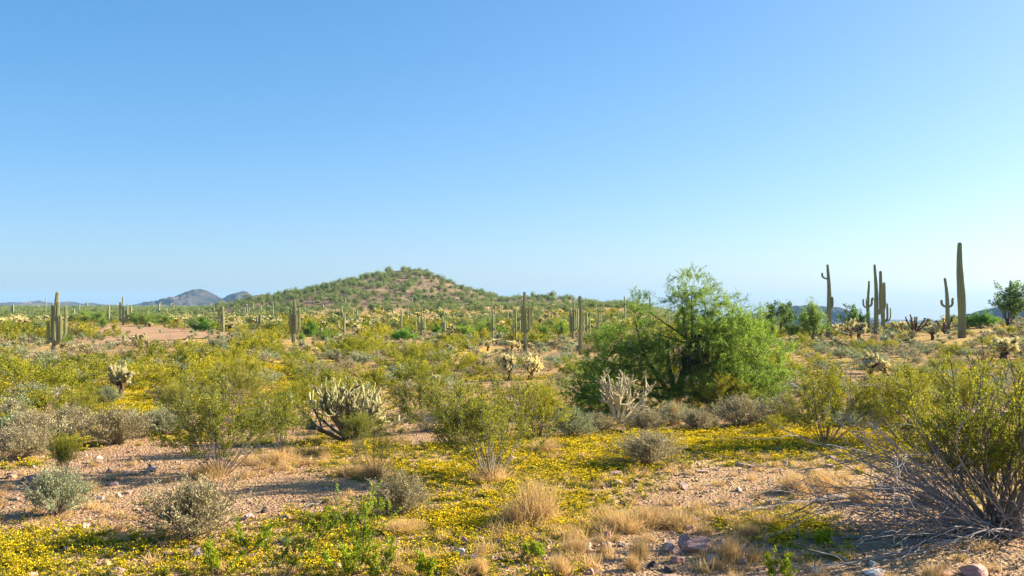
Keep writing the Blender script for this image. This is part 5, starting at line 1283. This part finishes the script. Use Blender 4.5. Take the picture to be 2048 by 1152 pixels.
def snag(u, v, h, lean, label, n0=3):
    x, y, z = at(u, v); s = y/F; H = h*s; g = Geo(); D = np.array([(lean, 0, 1.)])+rng.normal(0, .12, (n0, 3))
    P, T = grow(np.zeros((n0, 3)), D, H*rng.uniform(.85, 1.1, n0), 9, .10, 0); tubes(g, P, .009*np.linspace(1, .4, 9)[None]*np.ones((n0, 1)), 4)
    p, t, _ = pick(P, T, n0*4, .5, 1); P1, _ = grow(p, spawn_dir(t, .6), H*rng.uniform(.08, .2, n0*4), 4, .15, 0); tubes(g, P1, np.full((n0*4, 4), .004), 3)
    link('dead_branch', g.mesh('snag_mesh', [M_dead_stem]), None, (x, y, z), 0, 1, label=label, cat='branch')
snag(992, 950, 232, .20, 'bare bleached branch rising above the broad centre creosote toward the chollas')
snag(434, 935, 160, .08, 'bare bleached branch standing in the large left creosote', 2)
snag(768, 862, 80, .35, 'bare pale stem leaning right beside the spiky staghorn cholla', 2)
snag(1630, 1150, 42, .02, 'short upright white stick at the bottom right', 1)
snag(336, 690, 26, .1, 'bleached dead shrub skeleton at the dirt clearing', 7)
snag(1860, 760, 30, .3, 'bleached dead sticks poking from the scrub at right', 4)
for k, (u, v, h, w) in enumerate([(355, 868, 46, 120), (165, 850, 50, 70), (20, 842, 40, 80)]):
    x, y, z = at(u, v); s = y/F; g = Geo(); n0 = 40; an = rng.uniform(0, 6.28, n0); el = rng.uniform(.4, 1.4, n0)
    D = np.stack([np.cos(an)*np.sin(el), np.sin(an)*np.sin(el), np.cos(el)], -1); P, T = grow(np.zeros((n0, 3)), D, w*s*.55*rng.uniform(.5, 1.1, n0), 7, .15, 0)
    P[:, :, 2] = np.maximum(P[:, :, 2], .01); tubes(g, P, .006*np.linspace(1, .4, 7)[None]*np.ones((n0, 1)), 3); p, t, _ = pick(P, T, 160, .3, 1); P1, _ = grow(p, spawn_dir(t, .6), .25*np.ones(160), 4, .2, 0); tubes(g, P1, np.full((160, 4), .0028), 3)
    link('dead_bush', g.mesh('dead_bush_mesh', [M_dead_stem]), None, (x, y, z), 0, 1, label=['leafless grey bush left of the large left creosote', 'leafless twiggy bush beside the flowering creosote at left', 'leafless twiggy bush at the left edge'][k], cat='dead bush')

# ------------------------------------------------------------------ fence, sign board, posts at the left
def plain_mat(name, c, rough=.6):
    m, t = new_mat(name); n = nd(t, 'ShaderNodeTexNoise'); n.inputs['Scale'].default_value = 5
    tc = nd(t, 'ShaderNodeTexCoord'); t.links.new(tc.outputs['Object'], n.inputs['Vector'])
    col = mixc(t, n.outputs['Fac'], tuple(x*.75 for x in c), tuple(min(1, x*1.2) for x in c)); p = nd(t, 'ShaderNodeBsdfPrincipled'); p.inputs['Roughness'].default_value = rough
    t.links.new(col, p.inputs['Base Color']); o = nd(t, 'ShaderNodeOutputMaterial'); t.links.new(p.outputs[0], o.inputs[0]); return m
M_sheet = plain_mat('faded_blue_sheet', (.30, .33, .38)); M_bluebox = plain_mat('dark_blue_paint', (.06, .12, .28)); M_redpost = plain_mat('weathered_red_wood', (.30, .14, .10))
def post_geo(h, r, k=6):
    g = Geo(); tubes(g, np.array([[(0, 0, -.05), (0, 0, h*.5), (0, 0, h)]]), np.array([[r, r, r*.95]]), k); a = np.arange(k)*2*math.pi/k
    g.add([(r*.95*math.cos(q), r*.95*math.sin(q), h) for q in a], T=[(0, i, i+1) for i in range(1, k-1)]); return g
def fence(pts, label, r, wires):
    P3 = [at(u, v) for (u, v, t) in pts]; hs_ = [(v-t)*p[1]/F for (u, v, t), p in zip(pts, P3)]
    o = P3[0]; e = empty('wire_fence', o, 0, 1, label=label, cat='fence')
    for p, h in zip(P3, hs_): link('post', post_geo(h, r).mesh('post_mesh', [M_post]), e, (p[0]-o[0], p[1]-o[1], p[2]-o[2]))
    for f in wires:
        g = Geo(); W_ = np.array([(p[0]-o[0], p[1]-o[1], p[2]-o[2]+h*f) for p, h in zip(P3, hs_)]); tubes(g, W_[None], np.full((1, len(W_)), .012), 4)
        link('wire', g.mesh('wire_mesh', [M_post]), e)
fence([(3,690,677),(18,690,679),(31,692,672),(41,689,678),(57,688,670),(78,686,669),(93,684,672)], 'low rusty wire fence with thin posts left of the tall many armed saguaro', .035, (.55, .85))
fence([(138,675,655),(143,672,656),(156,670,653),(171,668,651)], 'short run of thicker fence posts right of the tall many armed saguaro', .07, (.6, .9))
fence([(27,655,634),(27.8,655,640)], 'tall thin paired post near the blue box at the left', .05, (.9,))
def sheet(u, v, w, h, mat, name, label, cat, rz=0, tilt=0., th=.05):
    x, y, z = at(u, v); s = y/F; g = Geo(); W_, H_ = w*s/2, h*s; V = [(sx*W_, sy*th, sz*H_) for sz in (0, 1) for sy in (-1, 1) for sx in (-1, 1)]
    V = [(a, b + tilt*c, c) for a, b, c in V]; g.add(V, Q=[(0,1,3,2),(4,6,7,5),(0,4,5,1),(2,3,7,6),(0,2,6,4),(1,5,7,3)]); link(name, g.mesh(name, [mat]), None, (x, y, z), rz, 1, label=label, cat=cat)
sheet(141, 676, 6, 14, M_sheet, 'mesh_panel', 'narrow pale blue panel leaning at the fence post, left', 'panel', .3, .2)
sheet(163, 672, 13, 15, M_sheet, 'mesh_panel', 'wide pale blue panel between the fence posts, left', 'panel', -.2, .15)
sheet(32, 665, 12, 8, M_bluebox, 'storage_box', 'small dark blue box on the ground at the left', 'box', .2, 0., .35)
sheet(38.5, 661, 4, 16, M_redpost, 'wooden_post', 'weathered red brown post right of the dark blue box', 'post', .1, 0., .15)

# ------------------------------------------------------------------ the air
def haze():
    g = Geo(); x0, x1, y0, y1, z0, z1 = -11600, 11600, -80, 7300, -135, 90
    V = [(x, y, z) for z in (z0, z1) for y in (y0, y1) for x in (x0, x1)]
    g.add(V, Q=[(0,2,3,1),(4,5,7,6),(0,1,5,4),(2,6,7,3),(0,4,6,2),(1,3,7,5)])
    m, t = new_mat('thin_desert_haze'); v = nd(t, 'ShaderNodeVolumePrincipled'); v.inputs['Color'].default_value = (.33, .62, 1., 1); v.inputs['Density'].default_value = HAZE
    v.inputs['Anisotropy'].default_value = 0.0
    o = nd(t, 'ShaderNodeOutputMaterial'); t.links.new(v.outputs[0], o.inputs['Volume'])
    link('haze', g.mesh('haze', [m]), kind='stuff', label='thin bluish air over the far desert')
HAZE = 0.0001
haze()
print('creo', NCREO, 'objects', len(SC.objects), 'sag', NSAG)
